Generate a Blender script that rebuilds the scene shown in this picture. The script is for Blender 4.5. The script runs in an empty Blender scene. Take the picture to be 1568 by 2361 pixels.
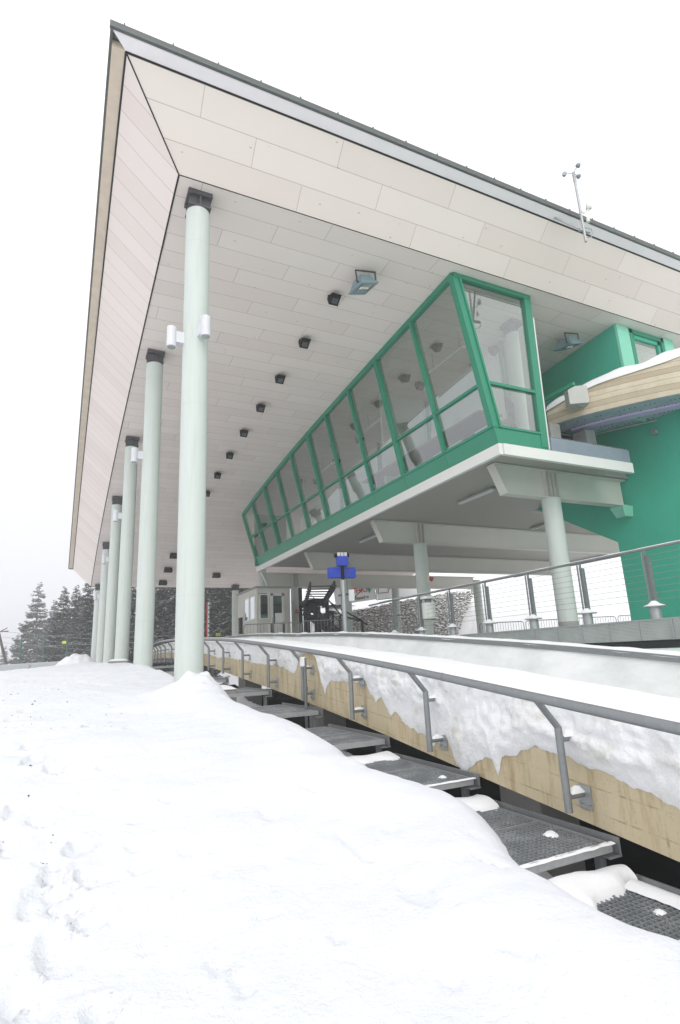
import bpy, math, random
from mathutils import Vector, Matrix, noise
random.seed(7)
R = math.radians
scn = bpy.context.scene
COL = scn.collection
# ------------------------------------------------------------------ camera model (calibrated from the photograph's vanishing points)
F, CX, CY = 1290.0, 784.0, 1180.5
_up = Vector((545-CX, 3880+CY, -F)).normalized()
_fw = Vector((0, 0, -1)); _fh = (_fw-_up*_fw.dot(_up)).normalized(); _rt = _fh.cross(_up)
A2 = Vector((-.445, .8955)); B2 = Vector((.8955, .445))
def c2w(v):                      # camera axes -> world axes (x across the canopy, y along it)
    w = Vector((_rt.dot(v), _fh.dot(v), _up.dot(v)))
    return Vector((w.x*B2.x+w.y*B2.y, w.x*A2.x+w.y*A2.y, w.z))
CAM = Vector((-1.70, -8.64, 1.6))
def at(px, py, X=None, Y=None, Z=None, D=None):
    r = c2w(Vector(((px-CX)/F, -(py-CY)/F, -1)))
    t = (X-CAM.x)/r.x if X is not None else (Y-CAM.y)/r.y if Y is not None else (Z-CAM.z)/r.z if Z is not None else D
    return CAM+r*t
cd = bpy.data.cameras.new('camera'); cam = bpy.data.objects.new('camera', cd); COL.objects.link(cam)
rx, ry, rz = c2w(Vector((1, 0, 0))), c2w(Vector((0, 1, 0))), c2w(Vector((0, 0, 1)))
cam.matrix_world = Matrix(((rx.x, ry.x, rz.x, CAM.x), (rx.y, ry.y, rz.y, CAM.y), (rx.z, ry.z, rz.z, CAM.z), (0, 0, 0, 1)))
cd.sensor_fit = 'VERTICAL'; cd.sensor_height = 36; cd.lens = F/2361*36; cd.clip_end = 2000; cd.clip_start = .05
scn.camera = cam
# ------------------------------------------------------------------ helpers
def lerp(a, b, t): return a+(b-a)*t
def pw(kn, x):
    """smooth interpolation through knots"""
    if x <= kn[0][0]: return kn[0][1]
    for i in range(len(kn)-1):
        if x <= kn[i+1][0]:
            x0, y0 = kn[i]; x1, y1 = kn[i+1]; h = x1-x0; t = (x-x0)/h
            def m(j):
                if j <= 0: return (kn[1][1]-kn[0][1])/(kn[1][0]-kn[0][0])
                if j >= len(kn)-1: return (kn[-1][1]-kn[-2][1])/(kn[-1][0]-kn[-2][0])
                return (kn[j+1][1]-kn[j-1][1])/(kn[j+1][0]-kn[j-1][0])
            t2, t3 = t*t, t*t*t
            return (2*t3-3*t2+1)*y0+(t3-2*t2+t)*h*m(i)+(-2*t3+3*t2)*y1+(t3-t2)*h*m(i+1)
    return kn[-1][1]
SPLIT = {'support_pier', 'pier', 'post', 'leg', 'wall_plate', 'upper_front_wall', 'bracket', 'yoke', 'tread', 'white_lamp', 'stiffener', 'snow_patch', 'shadow_gap', 'slab_fascia', 'stair_rail', 'cable', 'wire', 'marking', 'anemometer_cup', 'partition', 'snow_clump', 'cable_gland', 'bearing_bracket', 'bracing_rod', 'upright', 'side_angle', 'beam', 'stringer', 'wall', 'interior', 'side_sensor'}
EXTRA = {}
class MB:
    def __init__(s): s.v = []; s.f = []; s.m = []; s.uv = {}; s.sm = []
    def face(s, pts, mi=0, uv=None, smooth=False):
        n = len(s.v); s.v += [tuple(p) for p in pts]; s.f.append(tuple(range(n, n+len(pts)))); s.m.append(mi); s.sm.append(smooth)
        if uv: s.uv[len(s.f)-1] = uv
    def raw(s, vs, fs, mi=0, smooth=False):
        n = len(s.v); s.v += [tuple(p) for p in vs]
        for f in fs: s.f.append(tuple(i+n for i in f)); s.m.append(mi); s.sm.append(smooth)
    def box(s, c, d, rot=None, mi=0):
        """centre, full dims, optional 3x3 matrix"""
        c = Vector(c); h = Vector(d)*.5; vs = []
        for x in (-1, 1):
            for y in (-1, 1):
                for z in (-1, 1):
                    p = Vector((x*h.x, y*h.y, z*h.z))
                    if rot is not None: p = rot @ p
                    vs.append(c+p)
        s.raw(vs, [(0, 1, 3, 2), (4, 6, 7, 5), (0, 4, 5, 1), (2, 3, 7, 6), (0, 2, 6, 4), (1, 5, 7, 3)], mi)
    def hexa(s, lo, hi, mi=0):
        """4 bottom pts, 4 top pts (ccw)"""
        s.raw(list(lo)+list(hi), [(3, 2, 1, 0), (4, 5, 6, 7), (0, 1, 5, 4), (1, 2, 6, 5), (2, 3, 7, 6), (3, 0, 4, 7)], mi)
    def bar(s, p0, p1, w, h, up=(0, 0, 1), mi=0):
        """box beam from p0 to p1, width w (sideways) height h (up)"""
        p0, p1 = Vector(p0), Vector(p1); d = (p1-p0).normalized(); u = Vector(up); sd = d.cross(u)
        if sd.length < 1e-4: sd = d.cross(Vector((1, 0, 0)))
        sd.normalize(); u = sd.cross(d).normalized()
        a, b = sd*w/2, u*h/2
        s.raw([p0-a-b, p0+a-b, p0+a+b, p0-a+b, p1-a-b, p1+a-b, p1+a+b, p1-a+b],
              [(3, 2, 1, 0), (4, 5, 6, 7), (0, 1, 5, 4), (1, 2, 6, 5), (2, 3, 7, 6), (3, 0, 4, 7)], mi)
    def tube(s, pts, r, n=10, mi=0, cap=True):
        pts = [Vector(p) for p in pts]; rs = r if isinstance(r, (list, tuple)) else [r]*len(pts)
        rings = []; prev = None
        for i, p in enumerate(pts):
            d = ((pts[min(i+1, len(pts)-1)]-pts[max(i-1, 0)])).normalized()
            if prev is None:
                a = d.cross(Vector((0, 0, 1)))
                if a.length < .01: a = d.cross(Vector((1, 0, 0)))
            else: a = prev-d*prev.dot(d)
            a.normalize(); prev = a; b = d.cross(a)
            rings.append([p+(a*math.cos(2*math.pi*k/n)+b*math.sin(2*math.pi*k/n))*rs[i] for k in range(n)])
        vs = [q for rg in rings for q in rg]; fs = []
        for i in range(len(rings)-1):
            for k in range(n):
                k2 = (k+1) % n; fs.append((i*n+k, i*n+k2, (i+1)*n+k2, (i+1)*n+k))
        s.raw(vs, fs, mi, True)
        if cap:
            s.face(rings[0][::-1], mi); s.face(rings[-1], mi)
    def grid(s, P, nu, nv, mi=0, smooth=True, uvf=None):
        n = len(s.v); s.v += [tuple(P(i, j)) for i in range(nu) for j in range(nv)]
        for i in range(nu-1):
            for j in range(nv-1):
                s.f.append((n+i*nv+j, n+(i+1)*nv+j, n+(i+1)*nv+j+1, n+i*nv+j+1)); s.m.append(mi); s.sm.append(smooth)
                if uvf: s.uv[len(s.f)-1] = [uvf(i, j), uvf(i+1, j), uvf(i+1, j+1), uvf(i, j+1)]
    def islands(s):
        par = list(range(len(s.v)))
        def find(i):
            while par[i] != i: par[i] = par[par[i]]; i = par[i]
            return i
        for f in s.f:
            a = find(f[0])
            for q in f[1:]: par[find(q)] = a
        bx = {}
        for i, p in enumerate(s.v):
            r = find(i); b = bx.get(r)
            if b is None: bx[r] = [list(p), list(p)]
            else:
                for k in range(3): b[0][k] = min(b[0][k], p[k]); b[1][k] = max(b[1][k], p[k])
        ks = list(bx); grp = {k: k for k in ks}
        def g(i):
            while grp[i] != i: i = grp[i]
            return i
        e = .012
        for i, a in enumerate(ks):
            for b in ks[i+1:]:
                A, B = bx[a], bx[b]
                if all(A[0][k] <= B[1][k]+e and B[0][k] <= A[1][k]+e for k in range(3)): grp[g(a)] = g(b)
        out = {}
        for fi, f in enumerate(s.f): out.setdefault(g(find(f[0])), []).append(fi)
        return list(out.values())
    def build(s, name, mats, parent=None, bevel=0, split=False):
        if split or name in SPLIT:
            isl = s.islands()
            if len(isl) > 1:
                objs = []
                for fl in isl:
                    t = MB(); mp = {}
                    for fi in fl:
                        nf = []
                        for vi in s.f[fi]:
                            if vi not in mp: mp[vi] = len(t.v); t.v.append(s.v[vi])
                            nf.append(mp[vi])
                        if fi in s.uv: t.uv[len(t.f)] = s.uv[fi]
                        t.f.append(tuple(nf)); t.m.append(s.m[fi]); t.sm.append(s.sm[fi])
                    objs.append(t.build1(name, mats, parent, bevel))
                EXTRA[objs[0].name] = objs[1:]
                return objs[0]
        return s.build1(name, mats, parent, bevel)
    def build1(s, name, mats, parent=None, bevel=0):
        me = bpy.data.meshes.new(name); me.from_pydata(s.v, [], s.f)
        if not isinstance(mats, (list, tuple)): mats = [mats]
        for m in mats: me.materials.append(m)
        me.polygons.foreach_set('material_index', s.m); me.polygons.foreach_set('use_smooth', s.sm)
        if s.uv:
            L = me.uv_layers.new(name='UVMap')
            for i, uv in s.uv.items():
                for k, li in enumerate(me.polygons[i].loop_indices): L.data[li].uv = uv[k]
        me.validate(); me.update()
        o = bpy.data.objects.new(name, me); COL.objects.link(o)
        if parent is not None:
            o.parent = parent; o.location = -Vector(parent['_l']) if '_l' in parent else Vector((0, 0, 0))
            if '_l' in parent and '_l2' not in parent: pass
        if bevel:
            b = o.modifiers.new('bevel', 'BEVEL'); b.width = bevel; b.segments = 2; b.limit_method = 'ANGLE'; b.angle_limit = R(40)
        return o
def tag(o, label=None, cat=None, group=None, kind=None):
    if label: o['label'] = label
    if cat: o['category'] = cat
    if group: o['group'] = group
    if kind: o['kind'] = kind
    return o
LOC = {}
def thing(name, label, cat, loc, group=None):
    o = bpy.data.objects.new(name, None); COL.objects.link(o); o.location = loc; o.empty_display_size = .2
    o['_l'] = tuple(loc)
    return tag(o, label, cat, group)
def sub(o, parent):
    """make o a sub-part of part 'parent' (both modelled in world coordinates)"""
    for q in [o]+EXTRA.get(o.name, []): q.parent = parent; q.location = (0, 0, 0)
    return o
def kids(o): return [c for c in list(COL.objects) if c.parent is o]
def dup(root, loc, rz=0, label=None, group=None):
    def rec(o, par):
        c = o.copy(); COL.objects.link(c)
        if par is not None: c.parent = par
        for ch in KM.get(o.name, []): rec(ch, c)
        return c
    KM = {}
    for o in COL.objects:
        if o.parent: KM.setdefault(o.parent.name, []).append(o)
    r = rec(root, None); r.location = loc; r.rotation_euler = (0, 0, rz)
    if label: r['label'] = label
    if group: r['group'] = group
    return r
def rotz(a): return Matrix.Rotation(a, 3, 'Z')
# ------------------------------------------------------------------ materials
MATS = {}
class NT:
    def __init__(s, name):
        s.m = bpy.data.materials.new(name); s.m.use_nodes = True; s.t = s.m.node_tree; s.t.nodes.clear()
        s.out = s.t.nodes.new('ShaderNodeOutputMaterial'); s.b = s.t.nodes.new('ShaderNodeBsdfPrincipled'); s.t.links.new(s.b.outputs[0], s.out.inputs[0])
    def n(s, t, **k):
        q = s.t.nodes.new(t)
        for a, v in k.items():
            if a.startswith('i_'): q.inputs[a[2:].replace('_', ' ')].default_value = v
            else: setattr(q, a, v)
        return q
    def l(s, a, b): s.t.links.new(a, b)
    def math(s, op, a, b=None, c=None):
        q = s.t.nodes.new('ShaderNodeMath'); q.operation = op
        for i, x in enumerate((a, b, c)):
            if x is None: continue
            if isinstance(x, (int, float)): q.inputs[i].default_value = x
            else: s.l(x, q.inputs[i])
        return q.outputs[0]
    def mix(s, f, a, b, blend='MIX'):
        q = s.t.nodes.new('ShaderNodeMix'); q.data_type = 'RGBA'; q.blend_type = blend
        for i, x in ((0, f), (6, a), (7, b)):
            if isinstance(x, (int, float)): q.inputs[i].default_value = x
            elif isinstance(x, tuple): q.inputs[i].default_value = x if len(x) == 4 else (*x, 1)
            else: s.l(x, q.inputs[i])
        return q.outputs[2]
    def ramp(s, f, stops):
        q = s.t.nodes.new('ShaderNodeValToRGB'); e = q.color_ramp.elements
        while len(e) < len(stops): e.new(.5)
        for i, (p, c) in enumerate(stops): e[i].position = p; e[i].color = (*c, 1) if len(c) == 3 else c
        s.l(f, q.inputs[0]); return q.outputs[0]
    def obj(s): return s.n('ShaderNodeTexCoord').outputs['Object']
    def noise(s, vec, scale, detail=4, rough=.55):
        q = s.n('ShaderNodeTexNoise'); q.inputs['Scale'].default_value = scale; q.inputs['Detail'].default_value = detail; q.inputs['Roughness'].default_value = rough
        if vec is not None: s.l(vec, q.inputs['Vector'])
        return q.outputs['Fac']
    def vscale(s, vec, sc):
        q = s.n('ShaderNodeMapping'); q.inputs['Scale'].default_value = sc; s.l(vec, q.inputs[0]); return q.outputs[0]
    def bump(s, h, st, dist=.01):
        q = s.n('ShaderNodeBump'); q.inputs['Strength'].default_value = st; q.inputs['Distance'].default_value = dist; s.l(h, q.inputs['Height']); s.l(q.outputs[0], s.b.inputs['Normal'])
    def base(s, c):
        if isinstance(c, tuple): s.b.inputs['Base Color'].default_value = (*c, 1)
        else: s.l(c, s.b.inputs['Base Color'])
    def set(s, rough=.6, metal=0., spec=.5):
        s.b.inputs['Roughness'].default_value = rough; s.b.inputs['Metallic'].default_value = metal; s.b.inputs['Specular IOR Level'].default_value = spec
def paint(name, col, rough=.5, metal=0., var=.08, scale=3., bump=.0, dirt=None, spec=.4):
    t = NT(name); v = t.obj(); f = t.noise(v, scale, 5)
    c2 = tuple(x*(1-var*2) for x in col); c1 = tuple(min(1, x*(1+var)) for x in col)
    c = t.mix(f, c2, c1)
    if dirt:
        g = t.noise(t.vscale(v, (1, 1, .25)), 9, 6, .7); g = t.ramp(g, [(.55, (0, 0, 0)), (.75, (1, 1, 1))]); c = t.mix(t.math('MULTIPLY', g, dirt[1]), c, dirt[0])
    t.base(c); t.set(rough, metal, spec)
    if bump: t.bump(t.noise(v, 60, 3), bump, .002)
    return t.m
def m_snow():
    t = NT('snow'); v = t.obj()
    a = t.noise(v, 2.2, 5); b = t.noise(v, 28, 4, .7); c = t.noise(v, 160, 2)
    t.base(t.mix(a, (.78, .795, .83), (.86, .865, .88))); t.set(.75, 0, .2)
    h = t.math('ADD', t.math('MULTIPLY', a, .6), t.math('ADD', t.math('MULTIPLY', b, .25), t.math('MULTIPLY', c, .06)))
    t.bump(h, .35, .05); return t.m
def m_snowdirty():
    t = NT('trodden_snow'); v = t.obj()
    a = t.noise(v, 1.6, 5); b = t.noise(v, 26, 4, .7); c = t.noise(v, 140, 2)
    col = t.mix(a, (.74, .765, .825), (.82, .835, .875))
    # grit left by boots, only where people walked (left of the columns)
    sx = t.n('ShaderNodeSeparateXYZ'); t.l(v, sx.inputs[0])
    patch = t.ramp(t.noise(v, 1.1, 3), [(.47, (0, 0, 0)), (.62, (1, 1, 1))])
    side = t.ramp(t.math('MULTIPLY_ADD', sx.outputs[0], -.55, -.55), [(0, (0, 0, 0)), (.35, (1, 1, 1))])
    spk = t.ramp(t.noise(v, 46, 3, .75), [(.66, (0, 0, 0)), (.74, (1, 1, 1))])
    m = t.math('MULTIPLY', t.math('MULTIPLY', patch, side), spk)
    col = t.mix(t.math('MULTIPLY', m, .75), col, (.20, .18, .17))
    t.base(col); t.set(.75, 0, .2)
    h = t.math('ADD', t.math('MULTIPLY', a, .6), t.math('ADD', t.math('MULTIPLY', b, .3), t.math('MULTIPLY', c, .06)))
    t.bump(h, .65, .06); return t.m
def m_ice():
    t = NT('ice'); v = t.obj(); vv = t.vscale(v, (1, 1, 2.2))
    a = t.noise(vv, 1.3, 6, .65); b = t.noise(t.vscale(v, (14, 3, 1.2)), 2, 4)
    c = t.ramp(a, [(.3, (.64, .66, .66)), (.48, (.74, .76, .76)), (.62, (.82, .83, .84))])
    t.base(c); t.set(.32, 0, .5); t.bump(t.math('ADD', t.math('MULTIPLY', a, .6), t.math('MULTIPLY', b, .3)), .4, .05); return t.m
def m_frozen():
    t = NT('frozen_snow'); v = t.obj(); a = t.noise(t.vscale(v, (1, 2.2, 3.2)), 1.5, 7, .65); b = t.noise(v, 40, 4, .7); d = t.noise(t.vscale(v, (1, 1.5, .6)), 9, 5, .7)
    c = t.ramp(a, [(.30, (.66, .62, .55)), (.40, (.82, .82, .81)), (.50, (.90, .91, .93))]); c = t.mix(t.math('MULTIPLY', d, .28), c, (.70, .69, .68))
    t.base(c); t.set(.5, 0, .4); t.bump(t.math('ADD', t.math('MULTIPLY', d, .7), t.math('MULTIPLY', b, .35)), .7, .035); return t.m
def m_board():
    t = NT('whitewashed_board'); uv = t.n('ShaderNodeTexCoord').outputs['UV']; sp = t.n('ShaderNodeSeparateXYZ'); t.l(uv, sp.inputs[0])
    u, v = sp.outputs[0], sp.outputs[1]; W, L = .465, 2.55
    row = t.math('DIVIDE', v, W); ri = t.math('FLOOR', row); rf = t.math('FRACT', row)
    uu = t.math('ADD', t.math('DIVIDE', u, L), t.math('MULTIPLY', ri, .385)); ui = t.math('FLOOR', uu); uf = t.math('FRACT', uu)
    def edge(fr, w):
        d = t.math('MINIMUM', fr, t.math('SUBTRACT', 1., fr)); return t.math('LESS_THAN', d, w)
    line = t.math('MAXIMUM', edge(rf, .0065/W), edge(uf, .006/L))
    cid = t.n('ShaderNodeCombineXYZ'); t.l(ri, cid.inputs[0]); t.l(ui, cid.inputs[1])
    wn = t.n('ShaderNodeTexWhiteNoise', noise_dimensions='3D'); t.l(cid.outputs[0], wn.inputs[0])
    gr = t.noise(t.vscale(uv, (1.2, 26, 1)), 2.2, 6, .6)
    gr2 = t.noise(t.vscale(uv, (1, 1, 1)), 1.2, 3)
    c = t.mix(wn.outputs['Value'], (.775, .69, .645), (.845, .775, .73))
    c = t.mix(t.ramp(gr, [(.35, (0, 0, 0)), (.65, (1, 1, 1))]), c, (.70, .655, .61)) if False else c
    c = t.mix(t.math('MULTIPLY', gr, .34), c, (.86, .77, .71))
    c = t.mix(t.math('MULTIPLY', gr2, .25), c, (.73, .62, .55))
    vo = t.n('ShaderNodeTexVoronoi'); vo.inputs['Scale'].default_value = 1.0; vo.inputs['Randomness'].default_value = 1; t.l(t.vscale(uv, (3.0, 5.5, 1)), vo.inputs['Vector'])
    kn = t.ramp(vo.outputs['Distance'], [(.05, (1, 1, 1)), (.10, (0, 0, 0))])
    wn2 = t.n('ShaderNodeTexWhiteNoise', noise_dimensions='3D'); t.l(vo.outputs['Position'], wn2.inputs[0])
    kn = t.math('MULTIPLY', kn, t.math('MULTIPLY', t.math('GREATER_THAN', wn2.outputs['Value'], .45), .5))
    c = t.mix(kn, c, (.28, .23, .20)); c = t.mix(t.math('MULTIPLY', line, .45), c, (.16, .13, .11))
    t.base(c); t.set(.7, 0, .25); t.bump(t.math('SUBTRACT', gr, t.math('MULTIPLY', line, 2.)), .15, .004); return t.m
def m_tan():
    t = NT('tan_concrete'); v = t.obj(); sp = t.n('ShaderNodeSeparateXYZ'); t.l(v, sp.inputs[0])
    # form-board courses follow the falling wall
    h = t.math('SUBTRACT', sp.outputs[2], t.math('MULTIPLY', sp.outputs[1], .085))
    row = t.math('DIVIDE', h, .14); rf = t.math('FRACT', row); d = t.math('MINIMUM', rf, t.math('SUBTRACT', 1., rf)); ln = t.math('LESS_THAN', d, .035)
    wn = t.n('ShaderNodeTexWhiteNoise', noise_dimensions='1D'); t.l(t.math('FLOOR', row), wn.inputs['W'])
    jn = t.math('FRACT', t.math('DIVIDE', t.math('ADD', sp.outputs[1], 6.42), 2.6)); jl = t.math('LESS_THAN', jn, .006)
    a = t.noise(v, 3.5, 8, .7); b = t.noise(t.vscale(v, (1, 1, .18)), 9, 6, .7); g = t.noise(v, 45, 4, .7)
    c = t.mix(a, (.42, .34, .205), (.66, .58, .41)); c = t.mix(t.math('MULTIPLY', wn.outputs['Value'], .3), c, (.66, .58, .43))
    c = t.mix(t.ramp(b, [(.5, (0, 0, 0)), (.70, (.85, .85, .85))]), c, (.33, .24, .13))
    c = t.mix(t.ramp(g, [(.60, (0, 0, 0)), (.72, (.5, .5, .5))]), c, (.25, .2, .14))
    nz = t.noise(v, 14, 4); lm = t.math('MULTIPLY', t.math('MAXIMUM', ln, jl), t.ramp(nz, [(.42, (0, 0, 0)), (.66, (.6, .6, .6))]))
    c = t.mix(lm, c, (.22, .17, .11)); t.base(c); t.set(.85, 0, .2)
    t.bump(t.math('SUBTRACT', t.math('ADD', t.math('MULTIPLY', a, .5), t.math('MULTIPLY', g, .4)), t.math('MULTIPLY', lm, .7)), .4, .012); return t.m
def m_board_conc():
    t = NT('board_marked_concrete'); uv = t.n('ShaderNodeTexCoord').outputs['UV']; sp = t.n('ShaderNodeSeparateXYZ'); t.l(uv, sp.inputs[0])
    row = t.math('DIVIDE', sp.outputs[1], .135); rf = t.math('FRACT', row); d = t.math('MINIMUM', rf, t.math('SUBTRACT', 1., rf)); ln = t.math('LESS_THAN', d, .05)
    wn = t.n('ShaderNodeTexWhiteNoise', noise_dimensions='1D'); t.l(t.math('FLOOR', row), wn.inputs['W'])
    a = t.noise(uv, 2.5, 8, .7); g = t.noise(t.vscale(uv, (4, 30, 1)), 2, 5)
    c = t.mix(wn.outputs['Value'], (.40, .335, .24), (.66, .59, .46)); c = t.mix(t.ramp(a, [(.4, (0, 0, 0)), (.7, (.6, .6, .6))]), c, (.36, .28, .16))
    c = t.mix(t.math('MULTIPLY', g, .3), c, (.72, .66, .55)); c = t.mix(t.math('MULTIPLY', ln, t.noise(uv, 9)), c, (.13, .10, .06))
    t.base(c); t.set(.85, 0, .2); t.bump(t.math('SUBTRACT', g, ln), .4, .01); return t.m
def m_galv(name='galvanised_steel', col=(.29, .305, .315), rough=.5):
    t = NT(name); v = t.obj(); a = t.noise(v, 30, 4, .7); b = t.noise(v, 5, 4)
    c = t.mix(a, tuple(x*.72 for x in col), tuple(x*1.18 for x in col)); c = t.mix(t.math('MULTIPLY', b, .4), c, tuple(x*.65 for x in col))
    t.base(c); t.set(rough, .55, .5); t.bump(a, .1, .002); return t.m
def m_glass(name='window_glass', tint=(.80, .88, .82), refl=.24):
    t = NT(name); t.t.nodes.remove(t.b)
    tr = t.n('ShaderNodeBsdfTransparent'); tr.inputs[0].default_value = (*tint, 1)
    gl = t.n('ShaderNodeBsdfGlossy'); gl.inputs['Roughness'].default_value = .0; gl.inputs['Color'].default_value = (.92, .95, .96, 1)
    fr = t.n('ShaderNodeLayerWeight'); fr.inputs[0].default_value = .35
    f = t.math('MINIMUM', t.math('ADD', t.math('MULTIPLY', fr.outputs['Fresnel'], .6), refl), .95)
    mx = t.n('ShaderNodeMixShader'); t.l(f, mx.inputs[0]); t.l(tr.outputs[0], mx.inputs[1]); t.l(gl.outputs[0], mx.inputs[2]); t.l(mx.outputs[0], t.out.inputs[0]); return t.m
def m_column():
    t = NT('mint_painted_column'); v = t.obj(); sp = t.n('ShaderNodeSeparateXYZ'); t.l(v, sp.inputs[0])
    a = t.noise(v, 1.3, 5); st = t.noise(t.vscale(v, (9, 9, .35)), 2.2, 6, .65); sc = t.noise(v, 7, 5, .7)
    c = t.mix(a, (.535, .59, .56), (.585, .635, .605)); c = t.mix(t.math('MULTIPLY', t.ramp(st, [(.50, (0, 0, 0)), (.75, (1, 1, 1))]), .35), c, (.40, .46, .41))
    c = t.mix(t.math('MULTIPLY', t.ramp(sc, [(.68, (0, 0, 0)), (.74, (1, 1, 1))]), .30), c, (.36, .36, .31))
    fr = t.math('FRACT', t.math('DIVIDE', t.math('ADD', sp.outputs[2], .55), 3.1)); c = t.mix(t.math('MULTIPLY', t.math('LESS_THAN', fr, .003), .2), c, (.3, .33, .31))
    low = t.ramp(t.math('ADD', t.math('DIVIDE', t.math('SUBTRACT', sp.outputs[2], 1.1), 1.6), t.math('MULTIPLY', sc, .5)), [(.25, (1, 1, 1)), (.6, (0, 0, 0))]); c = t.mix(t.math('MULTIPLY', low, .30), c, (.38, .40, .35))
    t.base(c); t.set(.6, 0, .3); t.bump(sc, .12, .004); return t.m
def m_grate():
    t = NT('frosted_grating'); v = t.obj(); a = t.noise(v, 130, 3, .7); b = t.noise(v, 5, 4)
    f = t.ramp(t.math('ADD', t.math('MULTIPLY', a, .6), t.math('MULTIPLY', b, .4)), [(.48, (0, 0, 0)), (.66, (1, 1, 1))])
    c = t.mix(f, (.22, .235, .25), (.50, .52, .55)); t.base(c); t.b.inputs['Metallic'].default_value = .2; t.b.inputs['Roughness'].default_value = .55; return t.m
def m_ribbed():
    t = NT('ribbed_white_lining'); v = t.obj(); sp = t.n('ShaderNodeSeparateXYZ'); t.l(v, sp.inputs[0])
    fr = t.math('FRACT', t.math('DIVIDE', sp.outputs[0], .1)); ln = t.math('LESS_THAN', fr, .14)
    t.base(t.mix(t.math('MULTIPLY', ln, .55), (.43, .415, .375), (.22, .21, .19))); t.set(.45, 0, .4); t.bump(t.math('SUBTRACT', 1., ln), .5, .01); return t.m
def m_perf():
    t = NT('perforated_sheet'); v = t.n('ShaderNodeTexCoord').outputs['Object']; sp = t.n('ShaderNodeSeparateXYZ'); t.l(v, sp.inputs[0])
    cb = t.n('ShaderNodeCombineXYZ'); t.l(sp.outputs[1], cb.inputs[0]); t.l(sp.outputs[2], cb.inputs[1])
    r = t.math('DIVIDE', sp.outputs[2], .022); ri = t.math('FLOOR', r); u = t.math('ADD', t.math('DIVIDE', sp.outputs[1], .026), t.math('MULTIPLY', t.math('MODULO', ri, 2.), .5))
    du = t.math('SUBTRACT', t.math('FRACT', u), .5); dv = t.math('SUBTRACT', t.math('FRACT', r), .5)
    d = t.math('ADD', t.math('MULTIPLY', du, du), t.math('MULTIPLY', dv, dv)); hole = t.math('LESS_THAN', d, .085)
    nz = t.noise(v, 3, 5); frost = t.ramp(nz, [(.40, (0, 0, 0)), (.62, (1, 1, 1))])
    hole = t.math('MULTIPLY', hole, t.math('SUBTRACT', 1., t.math('MULTIPLY', frost, .6)))
    t.base(t.mix(hole, (.42, .44, .44), (.05, .055, .055))); t.set(.45, .2, .4); return t.m
def m_stone():
    t = NT('snowy_rubble'); v = t.obj(); g = t.n('ShaderNodeNewGeometry'); sp = t.n('ShaderNodeSeparateXYZ'); t.l(g.outputs['Normal'], sp.inputs[0])
    c = t.mix(t.noise(v, 2.5, 4), (.10, .09, .07), (.36, .33, .28)); s = t.ramp(t.math('ADD', sp.outputs[2], t.math('MULTIPLY', t.noise(v, 4), .3)), [(.56, (0, 0, 0)), (.70, (1, 1, 1))])
    t.base(t.mix(s, c, (.80, .81, .84))); t.set(.9, 0, .2); return t.m
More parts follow.
